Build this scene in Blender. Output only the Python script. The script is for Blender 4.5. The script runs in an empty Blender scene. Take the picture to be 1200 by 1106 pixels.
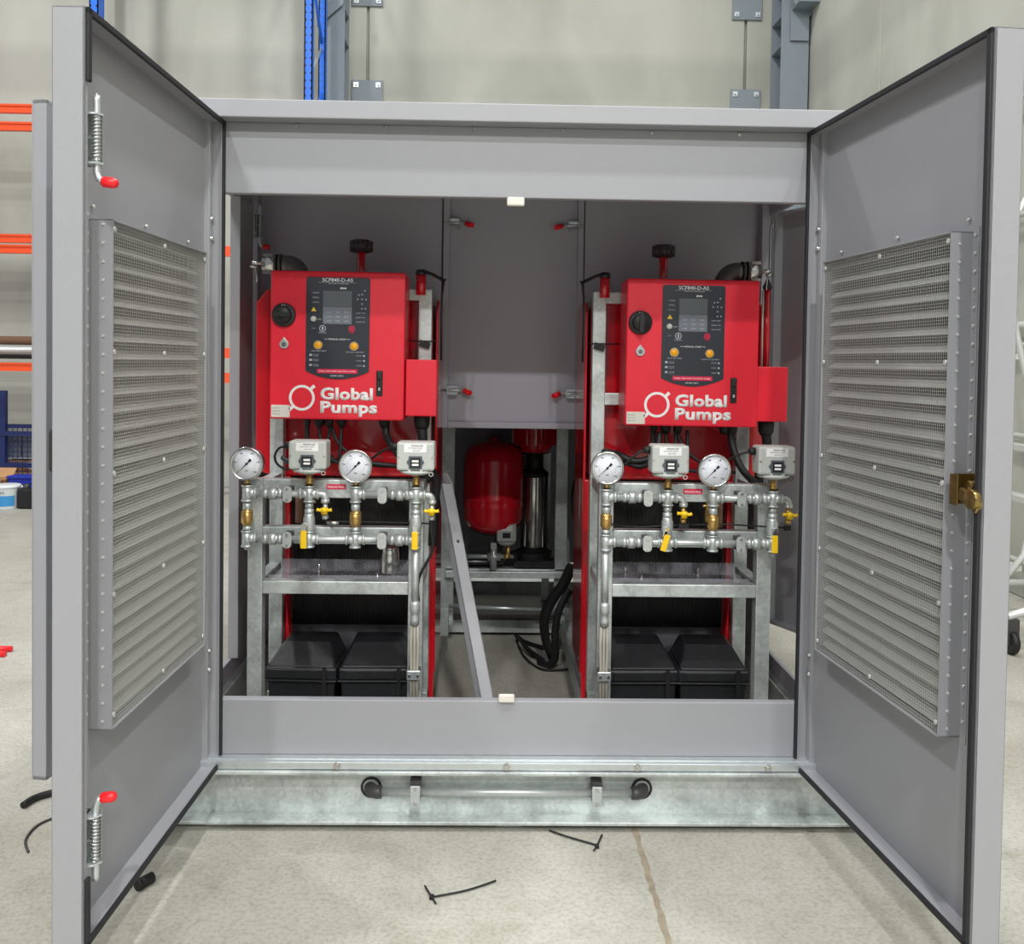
import bpy, math, random
from mathutils import Vector, Matrix, Euler
random.seed(7)
S = bpy.context.scene
COL = S.collection
PI = math.pi

# ------------------------------------------------------------------ camera, light, exposure
camd = bpy.data.cameras.new('camera'); cam = bpy.data.objects.new('camera', camd); COL.objects.link(cam)
S.camera = cam
YAW, PIT, ROL = 0.0197, 0.0268, 0.0141
_F = Vector((math.sin(YAW)*math.cos(PIT), math.cos(YAW)*math.cos(PIT), -math.sin(PIT)))
_R0 = Vector((math.cos(YAW), -math.sin(YAW), 0)); _U0 = _R0.cross(_F)
_R = _R0*math.cos(ROL) + _U0*math.sin(ROL); _U = _U0*math.cos(ROL) - _R0*math.sin(ROL)
cam.matrix_world = Matrix(((_R.x, _U.x, -_F.x, -0.0637), (_R.y, _U.y, -_F.y, -2.8139), (_R.z, _U.z, -_F.z, 1.4446), (0, 0, 0, 1)))
camd.sensor_fit = 'HORIZONTAL'; camd.sensor_width = 36.0
camd.lens = 1065.8/1200*36.0
camd.shift_y = (453.4-553.0)/1200.0
camd.clip_start = 0.05; camd.clip_end = 100

w = bpy.data.worlds.new('world'); S.world = w; w.use_nodes = True
w.node_tree.nodes['Background'].inputs[0].default_value = (0.93, 0.96, 1.0, 1)
w.node_tree.nodes['Background'].inputs[1].default_value = 0.36

def lamp(loc, power, size=0.45, col=(1, 0.99, 0.965)):
    d = bpy.data.lights.new('high_bay_light', 'AREA'); d.shape = 'DISK'; d.size = size; d.energy = power; d.color = col
    o = bpy.data.objects.new('high_bay_light', d); COL.objects.link(o); o.location = loc
    return o
for p, e in (((0.4, -1.5, 8.2), 210), ((-3.6, -2.6, 8.2), 330), ((3.2, -2.6, 8.2), 330), ((0.3, -7.5, 8.2), 640),
             ((0.6, 3.6, 8.2), 210), ((-4.8, 3.6, 8.2), 270), ((-3.0, -10.8, 7.6), 680), ((2.6, -10.8, 7.6), 680)):
    lamp(p, e)
S.view_settings.view_transform = 'Standard'; S.view_settings.look = 'None'
S.view_settings.gamma = 1.0; S.view_settings.use_curve_mapping = False
S.view_settings.exposure = -0.20

# ------------------------------------------------------------------ materials
def lin(c):
    return tuple(((v/255)/12.92 if v/255 <= .04045 else ((v/255+.055)/1.055)**2.4) for v in c)
def mat(name, rgb, rough=.5, metal=0., noise=0., nscale=8., bump=0., bscale=60., coat=0., emis=None, alpha=None, trans=0., rvar=0.):
    m = bpy.data.materials.new(name); m.use_nodes = True
    nt = m.node_tree; b = nt.nodes['Principled BSDF']; L = nt.links
    c = lin(rgb)
    b.inputs['Base Color'].default_value = (*c, 1); b.inputs['Roughness'].default_value = rough; b.inputs['Metallic'].default_value = metal
    b.inputs['Coat Weight'].default_value = coat
    if trans: b.inputs['Transmission Weight'].default_value = trans
    if alpha is not None: b.inputs['Alpha'].default_value = alpha
    tc = nt.nodes.new('ShaderNodeTexCoord')
    if noise or rvar:
        n = nt.nodes.new('ShaderNodeTexNoise'); n.inputs['Scale'].default_value = nscale; n.inputs['Detail'].default_value = 5
        L.new(tc.outputs['Object'], n.inputs['Vector'])
    if noise:
        mx = nt.nodes.new('ShaderNodeMix'); mx.data_type = 'RGBA'
        mx.inputs[6].default_value = (*[max(0, v*(1-noise)) for v in c], 1); mx.inputs[7].default_value = (*[min(1, v*(1+noise)) for v in c], 1)
        L.new(n.outputs['Fac'], mx.inputs[0]); L.new(mx.outputs[2], b.inputs['Base Color'])
    if rvar:
        mr = nt.nodes.new('ShaderNodeMapRange'); mr.inputs[3].default_value = rough-rvar; mr.inputs[4].default_value = rough+rvar
        L.new(n.outputs['Fac'], mr.inputs[0]); L.new(mr.outputs[0], b.inputs['Roughness'])
    if bump:
        n2 = nt.nodes.new('ShaderNodeTexNoise'); n2.inputs['Scale'].default_value = bscale; n2.inputs['Detail'].default_value = 6
        L.new(tc.outputs['Object'], n2.inputs['Vector'])
        bp = nt.nodes.new('ShaderNodeBump'); bp.inputs['Strength'].default_value = bump; bp.inputs['Distance'].default_value = .01
        L.new(n2.outputs['Fac'], bp.inputs['Height']); L.new(bp.outputs[0], b.inputs['Normal'])
    return m

def galv_mat(name, rgb, cells=45):
    m = bpy.data.materials.new(name); m.use_nodes = True
    nt = m.node_tree; b = nt.nodes['Principled BSDF']; L = nt.links
    tc = nt.nodes.new('ShaderNodeTexCoord')
    v = nt.nodes.new('ShaderNodeTexVoronoi'); v.inputs['Scale'].default_value = cells
    n = nt.nodes.new('ShaderNodeTexNoise'); n.inputs['Scale'].default_value = 7; n.inputs['Detail'].default_value = 6; n.inputs['Distortion'].default_value = .6
    L.new(tc.outputs['Object'], v.inputs['Vector']); L.new(tc.outputs['Object'], n.inputs['Vector'])
    ad = nt.nodes.new('ShaderNodeMath'); ad.operation = 'MULTIPLY_ADD'; ad.inputs[1].default_value = .22
    L.new(v.outputs['Color'], ad.inputs[0]); L.new(n.outputs['Fac'], ad.inputs[2])
    cr = nt.nodes.new('ShaderNodeValToRGB'); c = lin(rgb)
    cr.color_ramp.elements[0].position = .35; cr.color_ramp.elements[0].color = (*[x*.62 for x in c], 1)
    cr.color_ramp.elements[1].position = .8; cr.color_ramp.elements[1].color = (*[min(1, x*1.15) for x in c], 1)
    L.new(ad.outputs[0], cr.inputs[0]); L.new(cr.outputs[0], b.inputs['Base Color'])
    b.inputs['Metallic'].default_value = .55; b.inputs['Roughness'].default_value = .45
    return m

def floor_mat():
    m = bpy.data.materials.new('concrete_floor'); m.use_nodes = True
    nt = m.node_tree; b = nt.nodes['Principled BSDF']; L = nt.links
    tc = nt.nodes.new('ShaderNodeTexCoord')
    def noise(s, d=6, dist=0.):
        n = nt.nodes.new('ShaderNodeTexNoise'); n.inputs['Scale'].default_value = s; n.inputs['Detail'].default_value = d; n.inputs['Distortion'].default_value = dist
        L.new(tc.outputs['Object'], n.inputs['Vector']); return n
    a = noise(1.1, 6, .4); f = noise(75, 8); p = noise(14, 8, .3)
    cr = nt.nodes.new('ShaderNodeValToRGB')
    cr.color_ramp.elements[0].position = .3; cr.color_ramp.elements[0].color = (*lin((166, 163, 152)), 1)
    cr.color_ramp.elements[1].position = .7; cr.color_ramp.elements[1].color = (*lin((187, 186, 178)), 1)
    L.new(a.outputs['Fac'], cr.inputs[0])
    def ramp(src, p0, p1, c0, c1):
        r = nt.nodes.new('ShaderNodeValToRGB'); r.color_ramp.elements[0].position = p0; r.color_ramp.elements[1].position = p1
        r.color_ramp.elements[0].color = (c0, c0, c0*.97, 1); r.color_ramp.elements[1].color = (c1, c1, c1, 1)
        L.new(src, r.inputs[0]); return r
    def mul(x, y):
        k = nt.nodes.new('ShaderNodeMix'); k.data_type = 'RGBA'; k.blend_type = 'MULTIPLY'; k.inputs[0].default_value = 1
        L.new(x, k.inputs[6]); L.new(y, k.inputs[7]); return k.outputs[2]
    c = mul(cr.outputs[0], ramp(p.outputs['Fac'], .36, .50, .93, 1.).outputs[0])
    c = mul(c, ramp(f.outputs['Fac'], .34, .56, .80, 1.).outputs[0])
    q = noise(3.2, 10, 1.2); g = noise(190, 4)
    c = mul(c, ramp(q.outputs['Fac'], .36, .47, .90, 1.).outputs[0])
    c = mul(c, ramp(g.outputs['Fac'], .30, .42, .72, 1.).outputs[0])
    L.new(c, b.inputs['Base Color'])
    b.inputs['Roughness'].default_value = .62
    bp = nt.nodes.new('ShaderNodeBump'); bp.inputs['Strength'].default_value = .35; bp.inputs['Distance'].default_value = .004
    L.new(f.outputs['Fac'], bp.inputs['Height']); L.new(bp.outputs[0], b.inputs['Normal'])
    return m
def wall_mat():
    m = bpy.data.materials.new('precast_concrete'); m.use_nodes = True
    nt = m.node_tree; b = nt.nodes['Principled BSDF']; L = nt.links
    tc = nt.nodes.new('ShaderNodeTexCoord')
    n = nt.nodes.new('ShaderNodeTexNoise'); n.inputs['Scale'].default_value = 1.0; n.inputs['Detail'].default_value = 7; n.inputs['Distortion'].default_value = .5
    mp = nt.nodes.new('ShaderNodeMapping'); mp.inputs['Scale'].default_value = (1, 1, .55)
    L.new(tc.outputs['Object'], mp.inputs[0]); L.new(mp.outputs[0], n.inputs['Vector'])
    # horizontal pour bands
    sx = nt.nodes.new('ShaderNodeSeparateXYZ'); L.new(tc.outputs['Object'], sx.inputs[0])
    md = nt.nodes.new('ShaderNodeMath'); md.operation = 'PINGPONG'; md.inputs[1].default_value = 1.19
    of = nt.nodes.new('ShaderNodeMath'); of.operation = 'ADD'; of.inputs[1].default_value = 2.55
    L.new(sx.outputs[2], of.inputs[0]); L.new(of.outputs[0], md.inputs[0])
    st = nt.nodes.new('ShaderNodeValToRGB'); st.color_ramp.elements[0].position = .18; st.color_ramp.elements[1].position = .34
    st.color_ramp.elements[0].color = (.86, .86, .86, 1); st.color_ramp.elements[1].color = (1, 1, 1, 1)
    L.new(md.outputs[0], st.inputs[0])
    cr = nt.nodes.new('ShaderNodeValToRGB')
    cr.color_ramp.elements[0].position = .3; cr.color_ramp.elements[0].color = (*lin((163, 164, 154)), 1)
    cr.color_ramp.elements[1].position = .7; cr.color_ramp.elements[1].color = (*lin((190, 191, 182)), 1)
    L.new(n.outputs['Fac'], cr.inputs[0])
    k = nt.nodes.new('ShaderNodeMix'); k.data_type = 'RGBA'; k.blend_type = 'MULTIPLY'; k.inputs[0].default_value = 1
    L.new(cr.outputs[0], k.inputs[6]); L.new(st.outputs[0], k.inputs[7]); L.new(k.outputs[2], b.inputs['Base Color'])
    b.inputs['Roughness'].default_value = .8
    return m

M = {}
M['grey'] = mat('grey_powder_coat', (152, 153, 158), .42, bump=.12, bscale=500, rvar=.04, nscale=3)
M['greyd'] = mat('grey_panel_paint', (162, 162, 172), .5, bump=.1, bscale=500)
M['galv'] = galv_mat('galvanised_steel', (200, 207, 206), 90)
M['zinc'] = mat('bright_zinc', (205, 212, 214), .3, .7, noise=.15, nscale=40)
M['pipe'] = mat('galvanised_pipe', (190, 196, 195), .38, .55, noise=.2, nscale=60)
M['joint'] = mat('dusty_joint_filler', (146, 136, 118), .9, noise=.4, nscale=30)
M['tank'] = mat('tank_red_gloss', (216, 22, 38), .2, coat=.5)
M['vshade'] = mat('slot_shade_backing', (74, 76, 76), .7)  # dark colour stands in for the shadow inside the open louvre slots
M['alu'] = mat('bare_aluminium_mesh', (205, 207, 202), .4, .35)
M['louv'] = mat('lightened_louvre_grey', (186, 187, 184), .45, .1)  # blade grey lightened so the lit bands stand out from the dark gaps
M['black'] = mat('black_rubber', (22, 22, 24), .55, noise=.2)
M['gask'] = mat('black_gasket', (30, 31, 36), .7)
M['plast'] = mat('black_plastic', (30, 31, 34), .42, noise=.15, nscale=20, bump=.2, bscale=300)
M['core'] = mat('radiator_black', (12, 12, 13), .5)
M['shroud'] = mat('dark_grey_shroud', (84, 84, 90), .5)
M['elb'] = mat('dark_metal_elbow', (104, 102, 102), .35, .6, noise=.25, nscale=30)
M['red'] = mat('red_panel_paint', (228, 22, 48), .38, bump=.25, bscale=350, coat=.15)
M['redg'] = mat('red_gloss_paint', (190, 14, 30), .2, noise=.1, coat=.6)
M['redp'] = mat('red_plastic', (235, 30, 38), .35)
M['brass'] = mat('brass', (196, 160, 96), .32, .8, noise=.2, nscale=40)
M['gold'] = mat('zinc_passivated_gold', (150, 128, 78), .28, .9, noise=.45, nscale=40)
M['yellow'] = mat('yellow_handle', (240, 196, 20), .4)
M['amber'] = mat('amber_button', (240, 166, 12), .35)
M['steel'] = mat('stainless_steel', (200, 200, 198), .22, .95, noise=.1)
M['dial'] = mat('dial_white', (226, 230, 238), .35)
M['ink'] = mat('ink_black', (18, 20, 24), .5)
M['plate'] = mat('charcoal_display_plate', (46, 50, 58), .35)
M['screen'] = mat('lcd_grey', (92, 98, 102), .2)
M['keys'] = mat('keypad_grey', (108, 114, 124), .4)
M['white'] = mat('white_print', (236, 236, 236), .5)
M['dim'] = mat('fine_print_grey', (176, 180, 186), .5)
M['pink'] = mat('magenta_red_label', (214, 20, 72), .45)
M['swgrey'] = mat('switch_housing_grey', (184, 188, 184), .45, bump=.1, bscale=200)
M['dgrey'] = mat('dark_bezel', (84, 90, 98), .4)
M['cast'] = mat('cast_dark_grey', (70, 68, 68), .45, .3, noise=.3, nscale=30)
M['conc'] = floor_mat(); M['wall'] = wall_mat()
M['colgrey'] = mat('painted_column_grey', (128, 138, 146), .5, noise=.08)
M['blue'] = mat('rack_blue', (40, 112, 226), .4)
M['navy'] = mat('navy_cage', (30, 44, 96), .45)
M['orange'] = mat('rack_orange', (240, 88, 44), .45)
M['card'] = mat('cardboard', (190, 146, 104), .8, noise=.12, nscale=12)
M['crate'] = mat('blue_crate', (32, 52, 170), .45)
M['pail'] = mat('white_pail', (226, 232, 236), .4)
M['pailb'] = mat('pail_blue_label', (60, 150, 210), .5)
M['ofw'] = mat('off_white_catch', (214, 210, 200), .5)
M['alum'] = mat('pale_aluminium_frame', (206, 208, 204), .4, .3)
M['brown'] = mat('rust_brown', (112, 82, 62), .8)
M['sleeve'] = mat('grey_clear_tube', (168, 164, 152), .4)
M['clear'] = mat('clear_polycarbonate', (228, 228, 240), .08, alpha=.16)
M['clear'].node_tree.nodes['Principled BSDF'].inputs['Specular IOR Level'].default_value = .8
M['warn'] = mat('warning_yellow', (236, 196, 60), .5)
M['plug'] = mat('rail_pale', (196, 200, 198), .5)

# ------------------------------------------------------------------ mesh helpers
class MB:
    def __init__(s): s.v = []; s.f = []; s.sm = []
    def add(s, vs, fs, smooth=False):
        b = len(s.v); s.v += [tuple(p) for p in vs]
        for f in fs: s.f.append([b+i for i in f]); s.sm.append(smooth)
        return s
    def box(s, a, b, rot=None, piv=None):
        x0, y0, z0 = [min(p, q) for p, q in zip(a, b)]; x1, y1, z1 = [max(p, q) for p, q in zip(a, b)]
        vs = [(x0, y0, z0), (x1, y0, z0), (x1, y1, z0), (x0, y1, z0), (x0, y0, z1), (x1, y0, z1), (x1, y1, z1), (x0, y1, z1)]
        if rot:
            c = Vector(piv) if piv else Vector(((x0+x1)/2, (y0+y1)/2, (z0+z1)/2)); R = Euler(rot).to_matrix()
            vs = [tuple(R @ (Vector(p)-c)+c) for p in vs]
        return s.add(vs, [(0, 3, 2, 1), (4, 5, 6, 7), (0, 1, 5, 4), (1, 2, 6, 5), (2, 3, 7, 6), (3, 0, 4, 7)])
    def tube(s, pts, r, n=10, caps=True):
        pts = [Vector(p) for p in pts]; rs = r if isinstance(r, (list, tuple)) else [r]*len(pts)
        vs = []; up = None
        for i, p in enumerate(pts):
            t = (pts[min(i+1, len(pts)-1)]-pts[max(i-1, 0)]).normalized()
            if up is None:
                up = Vector((0, 0, 1)) if abs(t.z) < .9 else Vector((0, 1, 0))
            x = t.cross(up).normalized(); y = x.cross(t).normalized(); up = y
            for k in range(n):
                a = 2*PI*k/n; vs.append(p+(x*math.cos(a)+y*math.sin(a))*rs[i])
        fs = [(i*n+k, i*n+(k+1) % n, (i+1)*n+(k+1) % n, (i+1)*n+k) for i in range(len(pts)-1) for k in range(n)]
        s.add(vs, fs, True)
        if caps:
            b = len(s.v)-len(vs)
            s.f.append([b+k for k in range(n)][::-1]); s.sm.append(False)
            s.f.append([b+(len(pts)-1)*n+k for k in range(n)]); s.sm.append(False)
        return s
    def cyl(s, a, b, r, n=16): return s.tube([a, b], r, n)
    def lathe(s, prof, c=(0, 0, 0), axis='z', n=24, smooth=True):
        vs = []
        for r, h in prof:
            for k in range(n):
                a = 2*PI*k/n; u, v = r*math.cos(a), r*math.sin(a)
                q = {'z': (u, v, h), 'y': (u, h, -v), 'x': (h, u, v)}[axis]
                vs.append((q[0]+c[0], q[1]+c[1], q[2]+c[2]))
        m = len(prof)
        fs = [(i*n+k, i*n+(k+1) % n, (i+1)*n+(k+1) % n, (i+1)*n+k) for i in range(m-1) for k in range(n)]
        s.add(vs, fs, smooth)
        b = len(s.v)-len(vs)
        if prof[0][0] > 1e-6: s.f.append([b+k for k in range(n)][::-1]); s.sm.append(False)
        if prof[-1][0] > 1e-6: s.f.append([b+(m-1)*n+k for k in range(n)]); s.sm.append(False)
        return s
    def prism(s, poly, d0, d1, plane='xz'):
        n = len(poly)
        def q(p, d): return {'xz': (p[0], d, p[1]), 'xy': (p[0], p[1], d), 'yz': (d, p[0], p[1])}[plane]
        vs = [q(p, d0) for p in poly]+[q(p, d1) for p in poly]
        return s.add(vs, [tuple(range(n)), tuple(range(2*n-1, n-1, -1))]+[(i, i+n, (i+1) % n+n, (i+1) % n) for i in range(n)])
    def ring(s, ro, ri, y0, y1, c=(0, 0), n=40):
        vs = []
        for r, d in ((ro, y0), (ro, y1), (ri, y1), (ri, y0)):
            for k in range(n):
                a = 2*PI*k/n; vs.append((c[0]+r*math.cos(a), d, c[1]+r*math.sin(a)))
        return s.add(vs, [(j*n+k, j*n+(k+1) % n, ((j+1) % 4)*n+(k+1) % n, ((j+1) % 4)*n+k) for j in range(4) for k in range(n)])

def obj(name, mb, m, parent=None, loc=(0, 0, 0), rot=(0, 0, 0), bev=0, kind=None, label=None):
    me = bpy.data.meshes.new(name); me.from_pydata(mb.v, [], mb.f); me.update()
    import bmesh
    bm = bmesh.new(); bm.from_mesh(me); bmesh.ops.recalc_face_normals(bm, faces=bm.faces); bm.to_mesh(me); bm.free()
    me.polygons.foreach_set('use_smooth', mb.sm)
    me.materials.append(M[m] if isinstance(m, str) else m)
    o = bpy.data.objects.new(name, me); COL.objects.link(o)
    o.location = loc; o.rotation_euler = rot
    if parent: o.parent = parent
    if bev:
        b = o.modifiers.new('bevel', 'BEVEL'); b.width = bev; b.segments = 2; b.limit_method = 'ANGLE'; b.angle_limit = .7
    if kind: o['kind'] = kind
    if label: o['label'] = label
    return o
def empty(name, label, cat, loc=(0, 0, 0), rz=0, group=None):
    o = bpy.data.objects.new(name, None); COL.objects.link(o); o.location = loc; o.rotation_euler = (0, 0, rz)
    return tag(o, label, cat, group)
def tag(o, label, cat, group=None):
    o['label'] = label; o['category'] = cat
    if group: o['group'] = group
    return o
def share(o, name=None, parent=None, loc=None):
    c = o.copy(); COL.objects.link(c)
    if parent: c.parent = parent
    if loc: c.location = loc
    return c
def B(a, b): return MB().box(a, b)
def text(body, x, z, wid, cap, m, parent, y=0., bold=0., name='lettering', align='L'):
    """flat print facing -y: left edge x, baseline z, width wid, capital height cap"""
    cu = bpy.data.curves.new('txt', 'FONT'); cu.body = body; cu.size = 1; cu.offset = bold; cu.resolution_u = 3; cu.extrude = 0; cu.space_character = 1.0+bold*1.2
    t = bpy.data.objects.new('txt', cu); COL.objects.link(t)
    bpy.context.view_layer.update()
    me = bpy.data.meshes.new_from_object(t.evaluated_get(bpy.context.evaluated_depsgraph_get()))
    bpy.data.objects.remove(t)
    xs = [v.co.x for v in me.vertices]
    if not xs: return None
    x0, x1 = min(xs), max(xs); sx = wid/(x1-x0); sz = cap/.72
    for v in me.vertices: v.co = Vector(((v.co.x-x0)*sx, 0, v.co.y*sz))
    me.name = name
    o = bpy.data.objects.new(name, me); COL.objects.link(o); me.materials.clear(); me.materials.append(M[m])
    o.location = (x, y, z); o.parent = parent
    sd = o.modifiers.new('thick', 'SOLIDIFY'); sd.thickness = .0006; sd.offset = 0
    return o

# ------------------------------------------------------------------ the hall
def struct(name, mb, m, parent=None, bev=0):
    o = obj(name, mb, m, parent, bev=bev); o['kind'] = 'structure'; return o
fl = struct('floor', B((-9, -13, -.3), (3.3, 7.6, -.012)), 'conc')
# slabs with a saw cut between them
def slab(x0, x1, y0, y1):
    o = obj('floor_slab', B((x0, y0, -.06), (x1, y1, 0)), 'conc', fl)
    return o
for x0, x1 in ((-9, -5.212), (-5.2, .386), (.398, 3.3)):
    for y0, y1 in ((-13, -4.606), (-4.6, 2.994), (3.0, 7.4)):
        slab(x0, x1, y0, y1)
jf = MB(); vs = []
for k in range(900):
    y = -13+k*20.4/899; vs += [(.386-random.random()*.007, y, .0008), (.397+random.random()*.007, y, .0008)]
jf.add(vs, [(2*k, 2*k+1, 2*k+3, 2*k+2) for k in range(899)]); obj('joint_filler', jf, 'joint', fl)
wb = struct('wall_back', B((-9, 7.45, -.3), (3.6, 7.7, 9)), 'wall')
for x0, x1 in ((-9, -5.66), (-5.645, -1.53), (-1.5, 2.68), (2.71, 3.32)):
    for z0, z1 in ((0, 9),):
        obj('concrete_panel', B((x0, 7.4, z0), (x1, 7.5, z1)), 'wall', wb, bev=.008)
wr = struct('wall_right', B((3.37, -13, -.3), (3.6, 7.6, 9)), 'wall')
for y0, y1 in ((-13, -4.0), (-3.98, 1.6), (1.62, 5.2), (5.215, 7.4)):
    obj('concrete_panel', B((3.3, y0, 0), (3.4, y1, 9)), 'wall', wr, bev=.008)

# wall tie plates
def wall_plate(x, z, wd, label):
    t = empty('wall_plate', label, 'wall plate', (x, 7.395, z), group='bolted plates on the back wall')
    obj('plate', B((-wd/2, -.02, -.19), (wd/2, 0, .19)), 'colgrey', t, bev=.004)
    for sx in (-1, 1):
        for sz in (-1, 1):
            b = MB().box((sx*(wd/2-.05)-.026, -.03, sz*.135-.026), (sx*(wd/2-.05)+.026, -.02, sz*.135+.026))
            b.cyl((sx*(wd/2-.05), -.055, sz*.135), (sx*(wd/2-.05), -.03, sz*.135), .013, 6)
            obj('bolt', b, 'zinc', t)
wall_plate(-1.515, 4.36, .345, 'grey bolted steel plate low on the left joint of the back wall')
wall_plate(2.70, 4.34, .335, 'grey bolted steel plate low on the right wall joint beside the column')
wall_plate(-1.52, 5.55, .345, 'upper grey steel plate cut by the top of the picture, left wall joint')
wall_plate(2.70, 5.49, .335, 'upper grey bolted plate on the right wall joint near the column')

# steel columns
def column(x, wd, dep, label, mirror=1):
    t = empty('steel_column', label, 'column', (x, 0, 0))
    y0 = 7.39-dep
    f = MB().box((-wd/2, y0, 0), (wd/2, y0+.014, 9)); obj('flange', f, 'colgrey', t)
    obj('flange', B((-wd/2, 7.376, 0), (wd/2, 7.39, 9)), 'colgrey', t)
    obj('web', B((-.006, y0+.014, 0), (.006, 7.376, 9)), 'colgrey', t)
    obj('base_plate', B((-wd/2-.05, y0-.04, 0), (wd/2+.05, 7.39, .02)), 'colgrey', t)
    for z in (4.9, 5.22, 5.6):
        g = MB()
        for sx in (-1, 1):
            g.prism([(sx*.006, y0+.014), (sx*wd/2, y0+.014), (sx*wd/2, 7.37), (sx*.006, 7.37)], z, z+.014, 'xy')
        obj('stiffener', g, 'colgrey', t)
    return t
c2 = column(3.13, .3, .36, 'grey steel column in the corner at the right of the back wall')
br = MB().prism([(-.06, 4.95), (.14, 4.95), (.14, 5.2), (.2, 5.28), (.2, 5.34), (-.06, 5.34)], 7.0, 7.02)
br.box((-.05, 6.75, 5.27), (.2, 7.02, 5.29)); br.box((.03, 6.9, 5.29), (.045, 7.02, 6.2)); br.box((-.06, 6.9, 5.3), (.16, 6.915, 6.2))
obj('bracket', br, 'colgrey', c2)
c1 = column(-1.83, .22, .3, 'grey steel column standing behind the blue rack upright')
b1 = MB().prism([(-.18, 5.0), (.1, 5.25), (.1, 5.36), (-.18, 5.2)], 7.04, 7.055); obj('brace', b1, 'colgrey', c1)

# blue pallet rack uprights and orange beams
def upright(t, x, y, zt, wd=.09):
    m = MB().box((x-wd/2, y, 0), (x-wd/2+.012, y+.08, zt)).box((x+wd/2-.012, y, 0), (x+wd/2, y+.08, zt)).box((x-wd/2, y, 0), (x-.014, y+.004, zt)).box((x+.014, y, 0), (x+wd/2, y+.004, zt)).box((x-.014, y+.002, 0), (x+.014, y+.005, zt))
    obj('upright_post', m, 'blue', t)
    h = MB()
    z = .1
    while z < zt-.1:
        h.box((x-.033, y-.0012, z), (x-.021, y+.001, z+.022)); h.box((x+.021, y-.0012, z), (x+.033, y+.001, z+.022)); z += .075
    obj('slots', h, 'ink', t, kind='stuff')
rk = empty('pallet_rack_upright', 'bright blue perforated rack upright frame beside the left column', 'rack', (0, 0, 0))
upright(rk, -1.965, 6.4, 7.0, .085)
upright(rk, -1.925, 6.9, 7.0, .075)
for k, (z0, z1) in enumerate(((4.3, 4.75), (5.45, 4.75), (5.45, 6.2), (6.9, 6.2), (3.5, 4.3), (3.5, 2.6), (1.6, 2.6), (1.6, .6))):
    obj('brace', MB().tube([(-1.96, 6.46, z0), (-1.93, 6.93, z1)], .016, 6), 'blue' if k != 0 else 'zinc', rk)
rl = empty('pallet_rack', 'orange beamed pallet rack along the back wall at the far left', 'rack', (0, 0, 0))
upright(rl, -4.07, 6.35, 7.0); upright(rl, -4.30, 6.95, 7.0); upright(rl, -8.1, 6.35, 7.0); upright(rl, -8.1, 6.95, 7.0)
for z in (3.855, 3.68, 2.57, 2.465, 1.29):
    m = MB().box((-8.05, 6.38, z), (-4.12, 6.43, z+.085)).box((-8.05, 6.37, z+.065), (-4.12, 6.38, z+.085)).box((-8.05, 6.37, z), (-4.12, 6.38, z+.02))
    obj('beam', m, 'orange', rl)
for z in (2.47, 1.45, 1.2): obj('beam', B((-4.02, 6.38, z), (-2.02, 6.43, z+.1)), 'orange', rl)
for i, (y, z, r, c, lb) in enumerate(((6.55, 1.50, .045, 'pipe', 'long galvanised pipe lying at the front of the orange rack beam'),
                                      (6.68, 1.46, .05, 'cast', 'dark pipe lying behind the galvanised pipe on the rack'), (6.62, 1.60, .045, 'brown', 'brown tube on top of the pipes stored on the rack'))):
    o = obj('stored_pipe', MB().tube([(-7.8, y, z), (-4.3, y, z)], r, 14), c); tag(o, lb, 'pipe')

# mesh cage, bins and cartons at the far left
cg = empty('mesh_cage', 'dark blue wire mesh cage trolley by the left wall', 'cage', (0, 0, 0))
fr = MB()
fr.box((-5.12, 6.57, 0), (-5.06, 6.63, 1.085)).box((-6.6, 6.57, 0), (-6.54, 6.63, 1.085)).box((-6.6, 6.58, 1.0), (-5.1, 6.62, 1.03))
for z in (.625, .30): fr.box((-6.6, 6.56, z), (-4.0, 6.60, z+.045))
fr.box((-5.06, 6.61, .70), (-4.0, 6.65, .74)).box((-4.04, 6.57, 0), (-3.98, 6.63, .74))
obj('frame', fr, 'navy', cg)
wm = MB()
x = -6.5
while x < -4.0:
    wm.box((x, 6.60, .2), (x+.006, 6.606, 1.0 if x < -5.1 else .70)); x += .05
z = .2
while z < 1.0:
    wm.box((-6.5, 6.598, z), (-5.1 if z > .7 else -4.0, 6.604, z+.006)); z += .05
obj('mesh_infill', wm, 'navy', cg, kind='stuff')
o = obj('shelf_board', B((-5.8, 6.68, .0), (-4.2, 7.1, .235)), 'card'); tag(o, 'brown timber platform under the row of cartons', 'platform')
for i, w_ in enumerate(('leftmost', 'second from the left', 'middle', 'fourth from the left', 'rightmost')):
    x = -5.12+.095*i
    o = obj('carton', B((x, 6.72, .235), (x+.088, 6.9, .36)), 'card', bev=.004, loc=(0, 0, 0)); tag(o, '%s small brown carton in the row behind the blue mesh cage' % w_, 'box', 'cartons behind the mesh cage')
    if i in (2, 3): obj('paper_label', B((x+.015, 6.715, .27), (x+.07, 6.72, .335)), 'white', o)
o = obj('shelf_board', B((-5.2, 6.70, .375), (-4.2, 7.0, .395)), 'alum'); tag(o, 'pale shelf carrying the grey bins behind the mesh cage', 'shelf')
for i, w_ in enumerate(('left', 'middle', 'right')):
    o = obj('plastic_bin', MB().prism([(-5.13+.17*i, .395), (-5.13+.17*i+.15, .395), (-5.13+.17*i+.162, .62), (-5.13+.17*i-.004, .62)], 6.72, 6.95), 'keys', bev=.006); tag(o, '%s grey storage bin on the shelf above the small cartons' % w_, 'bin', 'grey bins in the cage')
    obj('rim', B((-5.13+.17*i-.008, 6.71, .61), (-5.13+.17*i+.164, 6.96, .625)), 'alum', o)
cb = empty('cardboard_box', 'open brown cardboard box beside the blue crate', 'box', (-4.93, 6.2, 0))
m = MB()
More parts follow.
